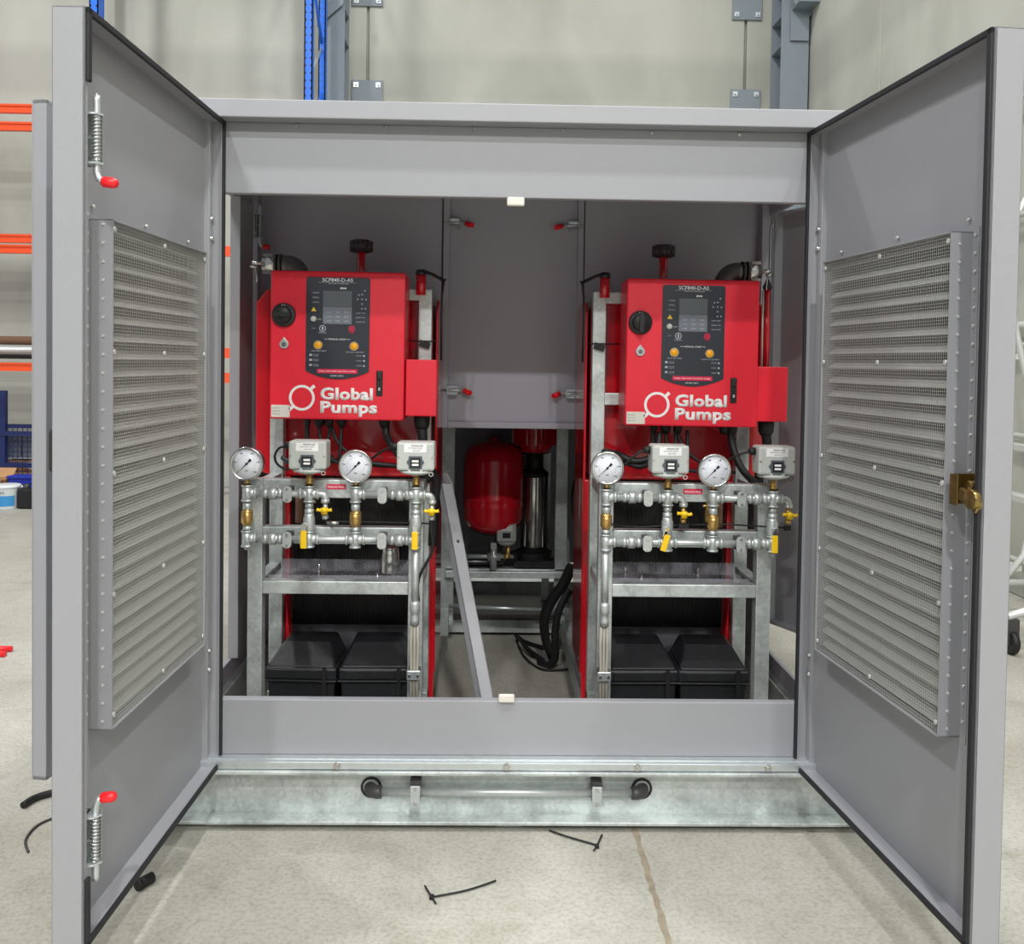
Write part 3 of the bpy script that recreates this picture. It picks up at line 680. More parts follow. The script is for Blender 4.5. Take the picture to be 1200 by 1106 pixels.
        lid.add(top, [(0, 3, 2, 1), (0, 1, 5, 4), (1, 2, 6, 5), (2, 3, 7, 6), (3, 0, 4, 7), (4, 5, 6, 7)])
        obj('lid', lid, 'plast', BX, bev=.008)
        obj('lid_lip', MB().box((-.128, -.104, .116), (.128, .128, .122)), 'plast', BX, bev=.002)
        obj('strap', MB().box((.078, -.106, .02), (.092, -.103, .17)), 'black', BX)
        obj('front_recess', MB().box((-.105, -.1035, .128), (.07, -.10, .158)), 'plast', BX, bev=.002)
    sh = B((cx-.26, .33, .17), (cx+.26, .62, .20)); obj('battery_tray', sh, 'cast', F)
    return F, E
pump_set(-.600, -1, 'left', 'right')
pump_set(.604, 1, 'right', 'left')
cup = empty('steel_cup', 'stainless steel cup on the clear guard inside the left stand', 'cup', (-.435, .50, .672))
obj('cup_body', MB().lathe([(.034, 0), (.036, .004), (.033, .07), (.030, .09), (.032, .093), (.029, .093), (.029, .02), (0, .02)], n=24), 'steel', cup)
obj('rag', MB().prism([(.03, 0), (.10, 0), (.085, .05), (.10, .085), (.06, .04)], -.02, .03), 'clear', cup, label='crumpled clear plastic film')

# ------------------------------------------------------------------ control panels
def control_panel(cx, zb, m, side):
    P = empty('control_panel', '', 'control panel', (cx, .42, zb))
    P['label'] = 'red control panel with dark display plate, on the %s stand' % side
    W, H = .472, .523
    cab = obj('cabinet_box', B((-W/2, .02, 0), (W/2, .178, H)), 'red', P, bev=.004)
    dr_ = obj('panel_door', B((-W/2-.001, 0, -.001), (W/2+.001, .018, H+.001)), 'red', P, bev=.006)
    obj('door_seam', B((-W/2+.002, .018, .002), (W/2-.002, .0205, H-.002)), 'black', P)
    sb = obj('side_box', B((W/2+.004, .02, .015 if m < 0 else .02), (W/2+.116, .15, .218)), 'red', P, bev=.004)
    K = .003006
    def x(px): return (px-395.5)*K
    def z(py): return H-(py-319)*K
    # display plate with bowed foot
    pl_ = [(x(358.5), z(436)), (x(358.5), z(328)), (x(360.5), z(326)), (x(431), z(326)), (x(433), z(328)), (x(433), z(436))]
    for k in range(1, 12):
        t = k/12; pl_.append((x(433-74.5*t), z(436+9.5*math.sin(PI*t)**.85)))
    obj('display_plate', MB().prism(pl_, -.0035, 0), 'plate', P)
    y1 = -.0045
    def rect(n, a, b, c, d, mt, yy=y1, bev=0): return obj(n, B((x(a), yy, z(b)), (x(c), -.003, z(d))), mt, P, bev=bev)
    rect('screen', 378.3, 341.7, 412, 360.5, 'screen'); rect('keypad', 378.3, 360.8, 412, 380.5, 'keys')
    def tx(s, a, b, base, cap, mt='white', yy=y1-.0006, bold=.0): return text(s, x(a), z(base), (b-a)*K, cap*K, mt, P, yy, bold)
    tx('SCF840-D-AS', 377.3, 413, 331.0, 4.3, 'white', bold=.0)
    rect('rule_line', 373, 331.9, 416.5, 332.15, 'dim'); tx('FIRE PUMP CONTROLLER', 384, 408, 333.9, 1.5, 'dim'); tx('sve', 398.3, 405.5, 339.6, 3.0, 'white', bold=.04)
    for row, (wd) in enumerate((('POWER', 366, 373.5, 345), ('SPEED', 366, 373.5, 350.5), ('STATUS', 365.5, 373.5, 356.2))): tx(wd[0], wd[1], wd[2], wd[3], 1.5, 'dim')
    obj('warning_sign', MB().prism([(x(364.3), z(366)), (x(370.6), z(366)), (x(367.4), z(360.8))], y1, -.003), 'warn', P)
    obj('key_switch', MB().lathe([(.0, -.012), (.009, -.012), (.0105, -.004), (.0105, 0)], (x(367.2), 0, z(375)), 'y', 20), 'swgrey', P)
    tx('OFF', 371.6, 376.5, 376.2, 1.6, 'dim'); tx('1.0', 365.5, 369, 386.5, 1.3, 'dim')
    obj('icon_ring', MB().ring(3.9*K, 3.1*K, y1, -.003, (x(378), z(386)), 24), 'dim', P); obj('icon_bar', B((x(377), y1, z(384)), (x(379), -.003, z(388))), 'dim', P); tx('MANUAL', 373.5, 382.5, 391.7, 1.6, 'dim')
    obj('stop_icon', MB().ring(3.7*K, 2.6*K, y1, -.003, (x(412.3), z(386)), 24).ring(1.6*K, .5*K, y1, -.003, (x(412.3), z(386)), 16), 'pink', P); tx('STOP', 410, 415, 391.3, 1.5, 'pink')
    tx('MANUAL START', 385, 406.3, 399.4, 1.9, 'white', bold=.0); rect('rule_line', 380.5, 398.2, 383.8, 398.6, 'white'); rect('rule_line', 407.3, 398.2, 410.5, 398.6, 'white')
    for px, py in ((373.3, 405.6), (415.4, 406.3)):
        b_ = obj('push_button', MB().lathe([(0, -.013), (.0125, -.012), (.0135, -.010), (.0135, 0)], (x(px), 0, z(py)), 'y', 28), 'amber', P, label='amber push button')
        obj('button_bezel', MB().ring(.0165, .0135, -.009, 0, (x(px), z(py)), 28), 'steel', b_)
    tx('MAIN BATTERY', 365.5, 383, 413.2, 1.5, 'dim'); tx('CONTROL BATTERY', 405.5, 427, 414, 1.5, 'dim')
    for i, py in enumerate((418.5, 424.3, 430.3)):
        rect('icon_block', 363, py-2.4, 366, py, 'dim'); tx(('FUEL LOW', 'ENGINE', 'CHARGER')[i], 367.5, 374, py-1.2, 1.1, 'dim'); tx(('LEVEL', 'FAULT', 'ON LOAD')[i], 367.5, 374, py+.4, 1.1, 'dim')
        tx(('PUMP', 'OIL', 'TEMP')[i], 418, 424.5, py-.4, 1.4, 'dim'); rect('icon_block', 426, py-2, 428, py, 'dim')
    for (px, py) in ((420, 346), (424, 345.5), (427, 341), (418.6, 351), (424, 351), (428.5, 351.2), (424, 356.5), (424, 362), (428, 362)): rect('icon_dot', px-.8, py-.7, px+.8, py+.7, 'dim')
    for i, py in enumerate((368, 373.2, 378.3)): tx(('LAMP TEST', 'RESET ALL', 'SILENCE')[i], 417, 428, py, 1.3, 'dim')
    for r in range(3):
        for c in range(3): tx(('AUTO', 'TEST', 'MENU', '1 2 3', 'ALARM', 'ESC', '0 OFF', 'TIME', 'ENTER')[r*3+c], 382.5+c*10.3, 389-.5+c*10.3 if False else 388+c*10.3, 367.8+r*5.1, 1.9, 'dim', y1-.0006)
    rect('red_strip', 372.2, 433.5, 419.5, 438.6, 'pink'); tx('DIESEL FIRE PUMP CONTROL PANEL', 374.2, 417.5, 436.9, 1.6, 'white', y1-.0006); tx('AS2941-2013', 387.5, 403, 442.2, 1.6, 'white')
    # rotary isolator
    kx, kz = x(332.5), z(371)
    rs = obj('rotary_switch', MB().lathe([(0, -.012), (.040, -.012), (.042, -.009), (.042, 0)], (kx, 0, kz), 'y', 36), 'plast', P)
    obj('switch_grip', MB().lathe([(0, -.03), (.026, -.03), (.029, -.026), (.03, -.012)], (kx, 0, kz), 'y', 28).box((kx-.03, -.042, kz-.007), (kx+.03, -.028, kz+.007)) if m < 0 else MB().lathe([(0, -.03), (.026, -.03), (.029, -.026), (.03, -.012)], (kx, 0, kz), 'y', 28).box((kx-.007, -.042, kz-.034), (kx+.007, -.028, kz+.034)), 'black', rs)
    text('0 I', kx-.006, kz+.031, .012, .006, 'white', rs, -.0125)
    lx, lz = x(333.2), z(404.5)
    sw = MB().prism([(lx+.0165*math.cos(a), lz-.002+.0165*math.sin(a)) for a in [PI*.12-k*PI*1.24/14 for k in range(15)]]+[(lx, lz+.023)], -.008, 0)
    kl = obj('key_lock', sw, 'pipe', P, bev=.002)
    obj('keyhole', MB().ring(.007, .004, -.0095, -.006, (lx, lz-.003), 16).box((lx-.001, -.0095, lz-.006), (lx+.001, -.006, lz)), 'black', kl)
    # swing handle recess
    hx = x(445.5)
    hd = obj('swing_handle', B((hx-.0115, -.004, z(464.5)), (hx+.0115, .001, z(434.5))), 'black', P, bev=.004)
    obj('handle_grip', B((hx-.008, -.010, z(445)), (hx+.008, -.003, z(436))), 'plast', hd, bev=.003); obj('handle_bar', B((hx-.008, -.006, z(444.8)), (hx+.008, -.0035, z(444))), 'steel', hd)
    obj('handle_key', B((hx-.003, -.008, z(458)), (hx+.003, -.003, z(454.5))), 'swgrey', hd)
    # emblem
    ex, ez = x(354.5), z(468)
    em = MB().ring(.0455, .0365, -.001, 0, (ex, ez), 48)
    for sx in (1, -1):
        c, d = math.cos(PI/4), math.sin(PI/4)
        a0, a1 = .040, .062
        pts = [(ex+sx*(a0*c-.0055*d), ez+sx*(a0*d+.0055*c)), (ex+sx*(a1*c-.0055*d), ez+sx*(a1*d+.0055*c)), (ex+sx*(a1*c+.0055*d), ez+sx*(a1*d-.0055*c)), (ex+sx*(a0*c+.0055*d), ez+sx*(a0*d-.0055*c))]
        em.prism(pts, -.0012, 0)
    obj('emblem', em, 'white', P)
    text('Global', x(376.2), z(469.0), 61.8*K, 13.6*K, 'white', P, -.0012, .042)
    text('Pumps', x(376.2), z(484.6), 67*K, 13.2*K, 'white', P, -.0012, .042)
    wl = obj('rating_label', B((x(318.7), -.0012, z(491.2)), (x(340.5), 0, z(476.8))), 'ofw', P)
    for k in range(3): text('RATED 24V DC', x(320), z(481+k*3.4), 9*K, 1.0*K, 'ink', wl, -.0014)
    # glands and cables
    for i, (gx, gr) in enumerate(((-.12 if m < 0 else -.118, .012), (-.075, .018), (-.04 if m < 0 else -.03, .015), (.04 if m > 0 else .005, .016), (.16 if m < 0 else .085, .018))):
        if i == 3 and m > 0: gx = .14
        if i == 4 and m > 0: gx = .17
        g = obj('cable_gland', MB().lathe([(gr, 0), (gr*1.1, -.004), (gr*1.1, -.018), (gr*.7, -.032), (0, -.032)], (gx, .08, 0), 'z', 12), 'black', P)
    sgx = W/2+.06
    obj('cable_gland', MB().lathe([(.026, 0), (.03, -.006), (.028, -.04), (.02, -.055), (0, -.055)], (sgx, .085, .02), 'z', 14), 'black', P)
    C = [([(-.12, .08, -.01), (-.12, .08, -.04), (-.118, .075, -.12)], .009),
         ([(-.075, .08, -.02), (-.07, .07, -.07), (-.04, .06, -.13), (.0, .05, -.16), (.06, .05, -.17)], .0065),
         ([(-.04, .08, -.02), (-.04, .07, -.07), (-.075, .06, -.11), (-.10, .06, -.125)], .0065),
         ([(-.035, .08, -.02), (-.01, .07, -.08), (.03, .06, -.12), (.10, .05, -.16), (.18, .06, -.17)], .0065),
         ([(.005, .08, -.02), (.005, .07, -.06), (.005, .06, -.12), (.0, .06, -.15)], .0065),
         ([(.165, .08, -.02), (.17, .07, -.06), (.20, .03, -.10), (.25, .04, -.16), (.33, .08, -.22)] if m < 0 else [(.165, .08, -.02), (.17, .07, -.07), (.19, .04, -.14), (.23, .03, -.19), (.28, .05, -.22), (.34, .09, -.24)], .014),
         ([(sgx, .085, -.02), (sgx+.005, .085, -.08), (sgx-.01, .11, -.16), (sgx-.01, .13, -.28)] if m > 0 else [(sgx, .085, -.02), (sgx+.005, .085, -.08), (sgx+.02, .12, -.17), (sgx+.05, .16, -.23), (sgx+.045, .18, -.34), (sgx+.04, .18, -.48)], .018)]
    if m > 0: C.append(([(-.29, .15, -.11), (-.25, .05, -.11), (-.2, .03, -.13), (-.14, .03, -.12), (-.11, .04, -.08), (-.10, .06, -.03)], .012)); C.append(([(-.28, .15, -.14), (-.22, .05, -.14), (-.17, .03, -.15), (-.12, .02, -.12), (-.09, .03, -.08)], .01))
    else: C.append(([(-.05, .08, -.16), (.04, .05, -.15), (.14, .04, -.16), (.24, .05, -.17)], .009)); C.append(([(-.21, .10, -.15), (-.17, .05, -.16), (-.10, .05, -.15), (-.02, .06, -.14)], .01))
    def smooth(p):
        p = [Vector(a) for a in p]; out = []
        for i in range(len(p)-1):
            a, b, c, d = p[max(i-1, 0)], p[i], p[i+1], p[min(i+2, len(p)-1)]
            for k in range(5):
                t = k/5; out.append(.5*((2*b)+(-a+c)*t+(2*a-5*b+4*c-d)*t*t+(-a+3*b-3*c+d)*t**3))
        return out+[p[-1]]
    for pts, r in C: obj('cable', MB().tube(smooth(pts), r, 10), 'black', P)
    return P
def smooth(p, n=5):
    p = [Vector(a) for a in p]; out = []
    for i in range(len(p)-1):
        a, b, c, d = p[max(i-1, 0)], p[i], p[i+1], p[min(i+2, len(p)-1)]
        for k in range(n):
            t = k/n; out.append(.5*((2*b)+(-a+c)*t+(2*a-5*b+4*c-d)*t*t+(-a+3*b-3*c+d)*t**3))
    return out+[p[-1]]
pa = control_panel(-.621, 1.234, -1, 'left'); pa.rotation_euler = (0, .004, 0)
pb = control_panel(.641, 1.226, 1, 'right'); pb.rotation_euler = (0, .004, 0)

# ------------------------------------------------------------------ pressure manifolds
def manifold(ox, m, side):
    T = empty('pressure_manifold', 'galvanised pipe manifold with gauges and pressure switches on the %s stand' % side, 'manifold', (ox, .262, 0))
    def p(n, mb, mt='pipe', par=None, **k): return obj(n, mb, mt, par or T, **k)
    V1, V2, V3, V4 = -.292, -.083, .073, .277
    ZT, ZL = .992, .838
    r = .0115
    def tee(x, z, dirs, n='tee_fitting'):
        mb = MB().tube([(x, 0, z-.028), (x, 0, z+.028)], .0165, 16)
        for dz in (-.028, .022): mb.tube([(x, 0, z+dz), (x, 0, z+dz+.006)], .0195, 16)
        for d in dirs:
            mb.tube([(x, 0, z), (x+d*.03, 0, z)], .0155, 16).tube([(x+d*.025, 0, z), (x+d*.032, 0, z)], .0185, 16)
        return p(n, mb)
    def hexn(x, z, ax='x', w=.014, rr=.0165): 
        a = (x-w, 0, z) if ax == 'x' else (x, 0, z-w); b = (x+w, 0, z) if ax == 'x' else (x, 0, z+w)
        return MB().tube([a, b], rr, 6)
    def union(x, z):
        u = MB().tube([(x-.045, 0, z), (x+.045, 0, z)], .013, 14).tube([(x-.012, 0, z), (x+.012, 0, z)], .021, 8).tube([(x-.03, 0, z), (x-.018, 0, z)], .0175, 8).tube([(x+.018, 0, z), (x+.032, 0, z)], .0175, 8)
        p('union_fitting', u)
    def clamp(x, z):
        b = MB().prism([(x+.015*cx_, z+dz+.012*sz_) for dz, cx_, sz_ in [(.016, math.cos(a), math.sin(a)) for a in [k*PI/6 for k in range(7)]]+[(-.016, math.cos(a), math.sin(a)) for a in [PI+k*PI/6 for k in range(7)]]], -.022, -.018)
        o = p('pipe_clamp', b, 'pipe'); obj('clamp_block', B((x-.012, -.017, z-.022), (x+.012, .036, z+.022)), 'cast', o)
        for dz in (-.018, .018): obj('bolt', MB().cyl((x, -.026, z+dz), (x, -.021, z+dz), .005, 8), 'steel', o)
    # horizontals
    p('pipe', MB().tube([(V1, 0, ZT), (V2, 0, ZT)], r, 14)); p('pipe', MB().tube([(V3, 0, ZT), (V4, 0, ZT)], r, 14))
    p('pipe', MB().tube([(V1, 0, ZL), (V4, 0, ZL)], r, 14))
    for xx in (-.205, .222):
        for zz in (ZT, ZL): union(xx, zz)
    for xx in (-.153, .165):
        for zz in (ZT, ZL): clamp(xx, zz)
    # verticals
    tee(V1, ZT, (1,)); tee(V3, ZT, (1,)); tee(V1, ZL, (1,)); tee(V3, ZL, (-1, 1)); tee(V2, ZT, (-1, 1), 'cross_fitting'); tee(V4, ZT, (-1, 1), 'cross_fitting'); tee(V2, ZL, (1, -1)); tee(V4, ZL, (-1,))
    p('pipe_plug', MB().tube([(V1, 0, .812), (V1, 0, .80)], .008, 6)) if m < 0 else p('pipe_plug', MB().tube([(V4, 0, .812), (V4, 0, .79)], .008, 6))
    for v in (V1, V3):
        p('pipe', MB().tube([(v, 0, ZL), (v, 0, ZT)], r, 14)); p('nipple', MB().tube([(v, 0, .935), (v, 0, .96)], .015, 8).tube([(v, 0, .866), (v, 0, .88)], .0145, 8))
        p('check_valve', MB().tube([(v, 0, .883), (v, 0, .888), (v, 0, .892), (v, 0, .925), (v, 0, .93), (v, 0, .936)], [.014, .014, .0195, .0195, .014, .014], 16).tube([(v, 0, .924), (v, 0, .932)], .0195, 8), 'brass', label='brass check valve')
        gz = 1.092 if v == V1 else 1.088
        p('gauge_stem', MB().tube([(v, 0, 1.02), (v, 0, 1.04)], .009, 6), 'brass')
        g = p('pressure_gauge', MB().lathe([(.0, .03), (.052, .03), (.053, .0), (.056, -.002), (.0575, -.008), (.0555, -.014), (.0515, -.015), (.050, -.008)], (v, 0, gz), 'y', 48), 'steel')
        obj('dial', MB().lathe([(0, -.009), (.0505, -.009), (.0505, -.007)], (v, 0, gz), 'y', 40), 'dial', g)
        tk = MB()
        for k in range(51):
            a = math.radians(-135+270*k/50); L = .006 if k % 10 == 0 else (.0045 if k % 5 == 0 else .003)
            c, s_ = math.sin(a), math.cos(a); wq = .0006
            tk.add([(v+c*.047-s_*wq, -.0096, gz+s_*.047+c*wq), (v+c*.047+s_*wq, -.0096, gz+s_*.047-c*wq), (v+c*(.047-L)+s_*wq, -.0096, gz+s_*(.047-L)-c*wq), (v+c*(.047-L)-s_*wq, -.0096, gz+s_*(.047-L)+c*wq)], [(0, 1, 2, 3)])
        for k in range(31):
            a = math.radians(-120+240*k/30); c, s_ = math.sin(a), math.cos(a); wq = .0004
            tk.add([(v+c*.030-s_*wq, -.0096, gz+s_*.030+c*wq), (v+c*.030+s_*wq, -.0096, gz+s_*.030-c*wq), (v+c*.028+s_*wq, -.0096, gz+s_*.028-c*wq), (v+c*.028-s_*wq, -.0096, gz+s_*.028+c*wq)], [(0, 1, 2, 3)])
        obj('dial_marks', tk, 'ink', g)
        for k in range(6):
            a = math.radians(-135+54*k); lbl = str(k*500)
            wd = .0022*len(lbl)+.001; text(lbl, v+math.sin(a)*.0385-wd/2, gz+math.cos(a)*.0385-.002, wd, .004, 'ink', g, -.0097)
        text('kPa', v-.005, gz-.026, .010, .005, 'ink', g, -.0097)
        a = math.radians(-136); d = Vector((math.sin(a), 0, math.cos(a))); n_ = Vector((d.z, 0, -d.x))
        nd = MB(); c0 = Vector((v, -.012, gz))
        nd.add([c0+d*.044, c0+n_*.0018, c0-d*.012+n_*.0012, c0-d*.012-n_*.0012, c0-n_*.0018], [(0, 1, 2, 3, 4)])
        nd.add([c0-d*.010+n_*.003, c0-d*.021+n_*.005, c0-d*.021-n_*.005, c0-d*.010-n_*.003], [(0, 1, 2, 3)])
        nd.lathe([(0, -.0125), (.004, -.0125), (.004, -.0105)], (v, 0, gz), 'y', 12); obj('needle', nd, 'ink', g)
    for v in (V2, V4):
        z0 = 1.062 if v == V2 else 1.062
        p('switch_neck', MB().tube([(v, 0, 1.02), (v, 0, 1.062)], .0105, 12).tube([(v, 0, 1.026), (v, 0, 1.036)], .013, 6), 'brass')
        sw = p('pressure_switch', B((v-.063, -.04, z0+.016), (v+.063, .045, z0+.112)), 'swgrey', bev=.008)
        obj('diaphragm', MB().lathe([(.012, -.004), (.028, .0), (.05, .005), (.055, .009), (.055, .013), (.03, .017)], (v, 0, z0), 'z', 28), 'swgrey', sw)
        for dx in (-.02, .02): obj('clip', B((v+dx-.005, -.044, z0+.004), (v+dx+.005, -.036, z0+.026)), 'swgrey', sw)
        obj('seal_ring', MB().ring(.008, .005, -.03, -.027, (v+.052, z0+.004), 14), 'steel', sw)
        obj('window_frame', MB().prism([(v-.03, z0+.045), (v-.018, z0+.062), (v-.018, z0+.028)], -.0425, -.0395).prism([(v+.03, z0+.045), (v+.018, z0+.062), (v+.018, z0+.028)], -.0425, -.0395).box((v-.022, -.045, z0+.022), (v+.022, -.039, z0+.066)), 'dgrey', sw, bev=.001)
        obj('window_bezel', B((v-.017, -.047, z0+.028), (v+.017, -.0445, z0+.06)), 'ink', sw)
        for dz in (.046, .034): obj('scale_strip', B((v-.011, -.048, z0+dz), (v+.011, -.0465, z0+dz+.007)), 'white', sw)
        lab = obj('rating_label', B((v-.038, -.0408, z0+.078), (v+.036, -.0395, z0+.106)), 'white', sw)
        text('PRESSURE', v-.014, z0+.0985, .04, .0045, 'ink', lab, -.0412); text('SWITCH 250V', v-.024, z0+.091, .048, .0035, 'dgrey', lab, -.0412); text('SER 5529', v-.01, z0+.083, .026, .003, 'dgrey', lab, -.0412)
        for dx in (-.056, .056): obj('cover_screw', MB().cyl((v+dx, -.0425, z0+.062), (v+dx, -.039, z0+.062), .003, 8), 'steel', sw)
        obj('gland', MB().tube([(v-.062, .005, z0+.092), (v-.078, .005, z0+.092), (v-.085, .005, z0+.09)], [.013, .014, .007], 10), 'black', sw)
        if v == V2: cpts = [(v-.08, .005, z0+.09), (v-.105, .01, z0+.082), (v-.122, .02, z0+.055), (v-.115, .03, z0+.025), (v-.085, .04, z0+.008), (v-.05, .06, z0+.02)] if m < 0 else [(v-.08, .005, z0+.09), (v-.10, .01, z0+.082), (v-.125, .02, z0+.06), (v-.15, .03, z0+.035), (v-.18, .05, z0+.03)]
        else: cpts = [(v-.08, .005, z0+.09), (v-.11, .02, z0+.08), (v-.14, .04, z0+.06), (v-.17, .06, z0+.035)]
        obj('lead', MB().tube(smooth(cpts), .0042, 8), 'black', sw)
        # column below the cross with ball valve
        p('pipe', MB().tube([(v, 0, ZL), (v, 0, ZT)], r, 14))
        p('nipple', MB().tube([(v, 0, .945), (v, 0, .962)], .0145, 6).tube([(v, 0, .925), (v, 0, .94)], .016, 12))
        vx = v+(-.012 if v == V2 else 0)
        bv = p('ball_valve', MB().tube([(v, 0, .865), (v, 0, .872), (v, 0, .88), (v, 0, .91), (v, 0, .918), (v, 0, .925)], [.0165, .0165, .02, .02, .0165, .0165], 14).cyl((vx, 0, .888), (vx, -.03, .888), .009, 12))
        if v == V2 and m > 0: h = MB().box((vx-.010, -.036, .815), (vx+.010, -.030, .872), (0, .28, 0)).box((vx-.004, -.034, .862), (vx+.008, -.031, .895), (0, .28, 0))
        else: h = MB().box((vx-.0105, -.036, .812), (vx+.0105, -.030, .873))
        obj('valve_lever', h, 'yellow', bv, bev=.003, label='yellow lever handle')
        obj('lever_nut', MB().cyl((vx, -.04, .888), (vx, -.03, .888), .006, 6).box((vx-.007, -.034, .868), (vx+.007, -.030, .895)), 'steel', bv)
        # drain tap on the short arm
        ax = v+.052
        pts = [(v+.02, 0, ZT), (v+.036, 0, ZT)]+[(v+.038+.016*math.sin(a), 0, ZT-.016*(1-math.cos(a))) for a in [k*PI/12 for k in range(1, 7)]]+[(v+.054, 0, ZT-.03)]
        p('elbow_fitting', MB().tube(pts, .0115, 14).tube([(v+.054, 0, ZT-.03), (v+.054, 0, ZT-.018)], .0145, 12).tube([(v+.018, 0, ZT), (v+.026, 0, ZT)], .0145, 12))
        ax = v+.054
        tp = p('drain_tap', MB().tube([(ax, 0, ZT-.03), (ax, 0, ZT-.075)], .0085, 12).tube([(ax, 0, ZT-.072), (ax, 0, ZT-.085)], .011, 6), 'brass' if m > 0 else 'pipe')
        hh = MB().lathe([(0, -.03), (.009, -.028), (.010, -.02), (.010, -.008)], (ax, 0, ZT-.052), 'y', 14)
        for sx in (-1, 1): hh.tube([(ax+sx*.006, -.02, ZT-.052), (ax+sx*.018, -.02, ZT-.052+(.0 if m < 0 else sx*-.002)), (ax+sx*.025, -.02, ZT-.05)], [.007, .0048, .0065], 8)
        hh.tube([(ax, -.016, ZT-.045), (ax, -.016, ZT-.066)], .011, 10)
        obj('butterfly_handle', hh, 'yellow', tp, label='yellow butterfly handle')
    # capillary hoses
    ce = (V2+.054, 0, ZT-.085)
    if m < 0:
        p('capillary_hose', MB().tube(smooth([(V2+.054, 0, .905), (V2+.06, 0, .895), (V2+.08, .0, .893), (.0, .03, .893), (.2, .03, .892), (.335, .02, .891)]), .003, 6), 'black')
        p('hose_barb', MB().tube([(V2+.06, 0, .895), (V2+.10, 0, .894)], .006, 8), 'steel')
        p('capillary_hose', MB().tube(smooth([(V4+.054, 0, .905), (V4+.054, 0, .87), (V4+.056, .01, .80), (V4+.01, .02, .70), (V4+.01, .03, .62)]), .005, 8), 'black')
    else:
        p('capillary_hose', MB().tube(smooth([(V1+.02, .01, .898), (V1+.06, .03, .888), (-.16, .04, .884), (-.08, .03, .892), (-.02, .02, .897)]), .0045, 6), 'black')
        p('hose_fitting', MB().box((-.045, -.005, .889), (-.01, .012, .905)), 'black'); p('capillary_hose', MB().tube([(-.02, .02, .897), (.14, .04, .896), (V4+.05, .0, .893)], .003, 6), 'black'); p('hose_fitting', MB().box((V4+.042, -.006, .884), (V4+.062, .008, .9)), 'black')
    # down pipe and its clamp
    D = V4 if m < 0 else V1
    p('down_pipe', MB().tube([(D, 0, ZL-.02), (D, .0, .60)], .0125, 14).tube([(D, 0, .815), (D, 0, .805)], .017, 14))
    p('reducer', MB().tube([(D, 0, .63), (D, 0, .62), (D, 0, .595), (D, 0, .59), (D, 0, .575), (D, 0, .57), (D, 0, .55)], [.014, .017, .017, .0135, .0135, .015, .015], 12))
    for dx in (-.011, 0, .011): p('copper_sleeve', MB().tube([(D+dx*.8, 0, .57), (D+dx*1.1, .004, .48), (D+dx*.9, 0, .40), (D+dx, .0, .22)], .0055, 8), 'sleeve')
    cl = p('tube_clamp', B((D-.024, -.02, .365), (D+.024, -.012, .398)), 'zinc', bev=.006); obj('clamp_block', B((D-.02, -.012, .368), (D+.02, .036, .395)), 'cast', cl)
    for dx in (-.014, .014): obj('bolt', MB().cyl((D+dx, -.024, .381), (D+dx, -.019, .381), .005, 8), 'steel', cl)
    return T
manifold(-.600, -1, 'left')
manifold(.616, 1, 'right')
# ------------------------------------------------------------------ jacking pump group at the back
pt = empty('pressure_tank', 'glossy red pressure tank hanging behind the middle hatch', 'tank', (-.06, 1.92, 0))
obj('shell', MB().lathe([(0, .55), (.05, .552), (.10, .57), (.14, .60), (.155, .64), (.158, .70), (.1605, .704), (.158, .709), (.158, .742), (.16, .745), (.158, .749), (.158, .93), (.15, .975), (.12, 1.01), (.07, 1.035), (.02, 1.042), (0, 1.043)], n=40), 'tank', pt)
obj('top_valve', MB().lathe([(.022, 1.036), (.022, 1.052), (.01, 1.058), (0, 1.058)], n=16), 'redg', pt)
obj('tank_stand', MB().prism([(-.13, .40), (-.06, .40), (.06, .40), (.05, .56), (-.12, .60)], -.06, .06), 'black', pt)
vp = empty('vertical_pump', 'black and stainless vertical pump with a red finned motor beside the tank', 'pump', (.155, 1.95, 0))
obj('pump_head', MB().box((-.105, -.09, .385), (.105, .09, .42)).lathe([(.10, .42), (.10, .455), (.055, .475), (.055, .48)]), 'black', vp, bev=.004)
obj('sleeve', MB().lathe([(.05, .475), (.052, .48), (.052, .85), (.05, .86)], n=28), 'steel', vp)
for a in (.4, PI-.4, PI+.4, -.4): obj('tie_rod', MB().cyl((.068*math.cos(a), .068*math.sin(a), .46), (.068*math.cos(a), .068*math.sin(a), .87), .007, 8), 'black', vp)
obj('coupling_guard', MB().lathe([(.075, .85), (.075, .87), (.05, .89), (.046, .90), (.046, .965), (.08, .975), (.08, .985)], n=20), 'black', vp)
mo = obj('motor', MB().lathe([(.08, .98), (.085, 1.0), (.10, 1.02), (.10, 1.28), (.09, 1.30), (0, 1.30)], n=28), 'redg', vp)
fn = MB()
for k in range(32):
    a = 2*PI*k/32; c, s_ = math.cos(a), math.sin(a)
    fn.add([(.098*c-.003*s_, .098*s_+.003*c, 1.02), (.118*c-.003*s_, .118*s_+.003*c, 1.02), (.118*c+.003*s_, .118*s_-.003*c, 1.02), (.098*c+.003*s_, .098*s_-.003*c, 1.02)]+[(.098*c-.003*s_, .098*s_+.003*c, 1.26), (.118*c-.003*s_, .118*s_+.003*c, 1.26), (.118*c+.003*s_, .118*s_-.003*c, 1.26), (.098*c+.003*s_, .098*s_-.003*c, 1.26)],
           [(0, 1, 2, 3), (4, 5, 6, 7), (0, 1, 5, 4), (1, 2, 6, 5), (2, 3, 7, 6), (3, 0, 4, 7)])
obj('motor_fins', fn, 'redg', mo)
ps = empty('pump_support', 'galvanised support frame carrying the tank and the vertical pump', 'frame', (0, 0, 0))
obj('deck_rail', B((-.30, 1.82, .34), (.32, 1.86, .372)), 'galv', ps, bev=.002); obj('deck_plate', B((-.30, 1.86, .366), (.32, 2.06, .378)), 'galv', ps)
obj('deck_rail', B((-.30, 2.06, .34), (.32, 2.10, .38)), 'galv', ps, bev=.002)
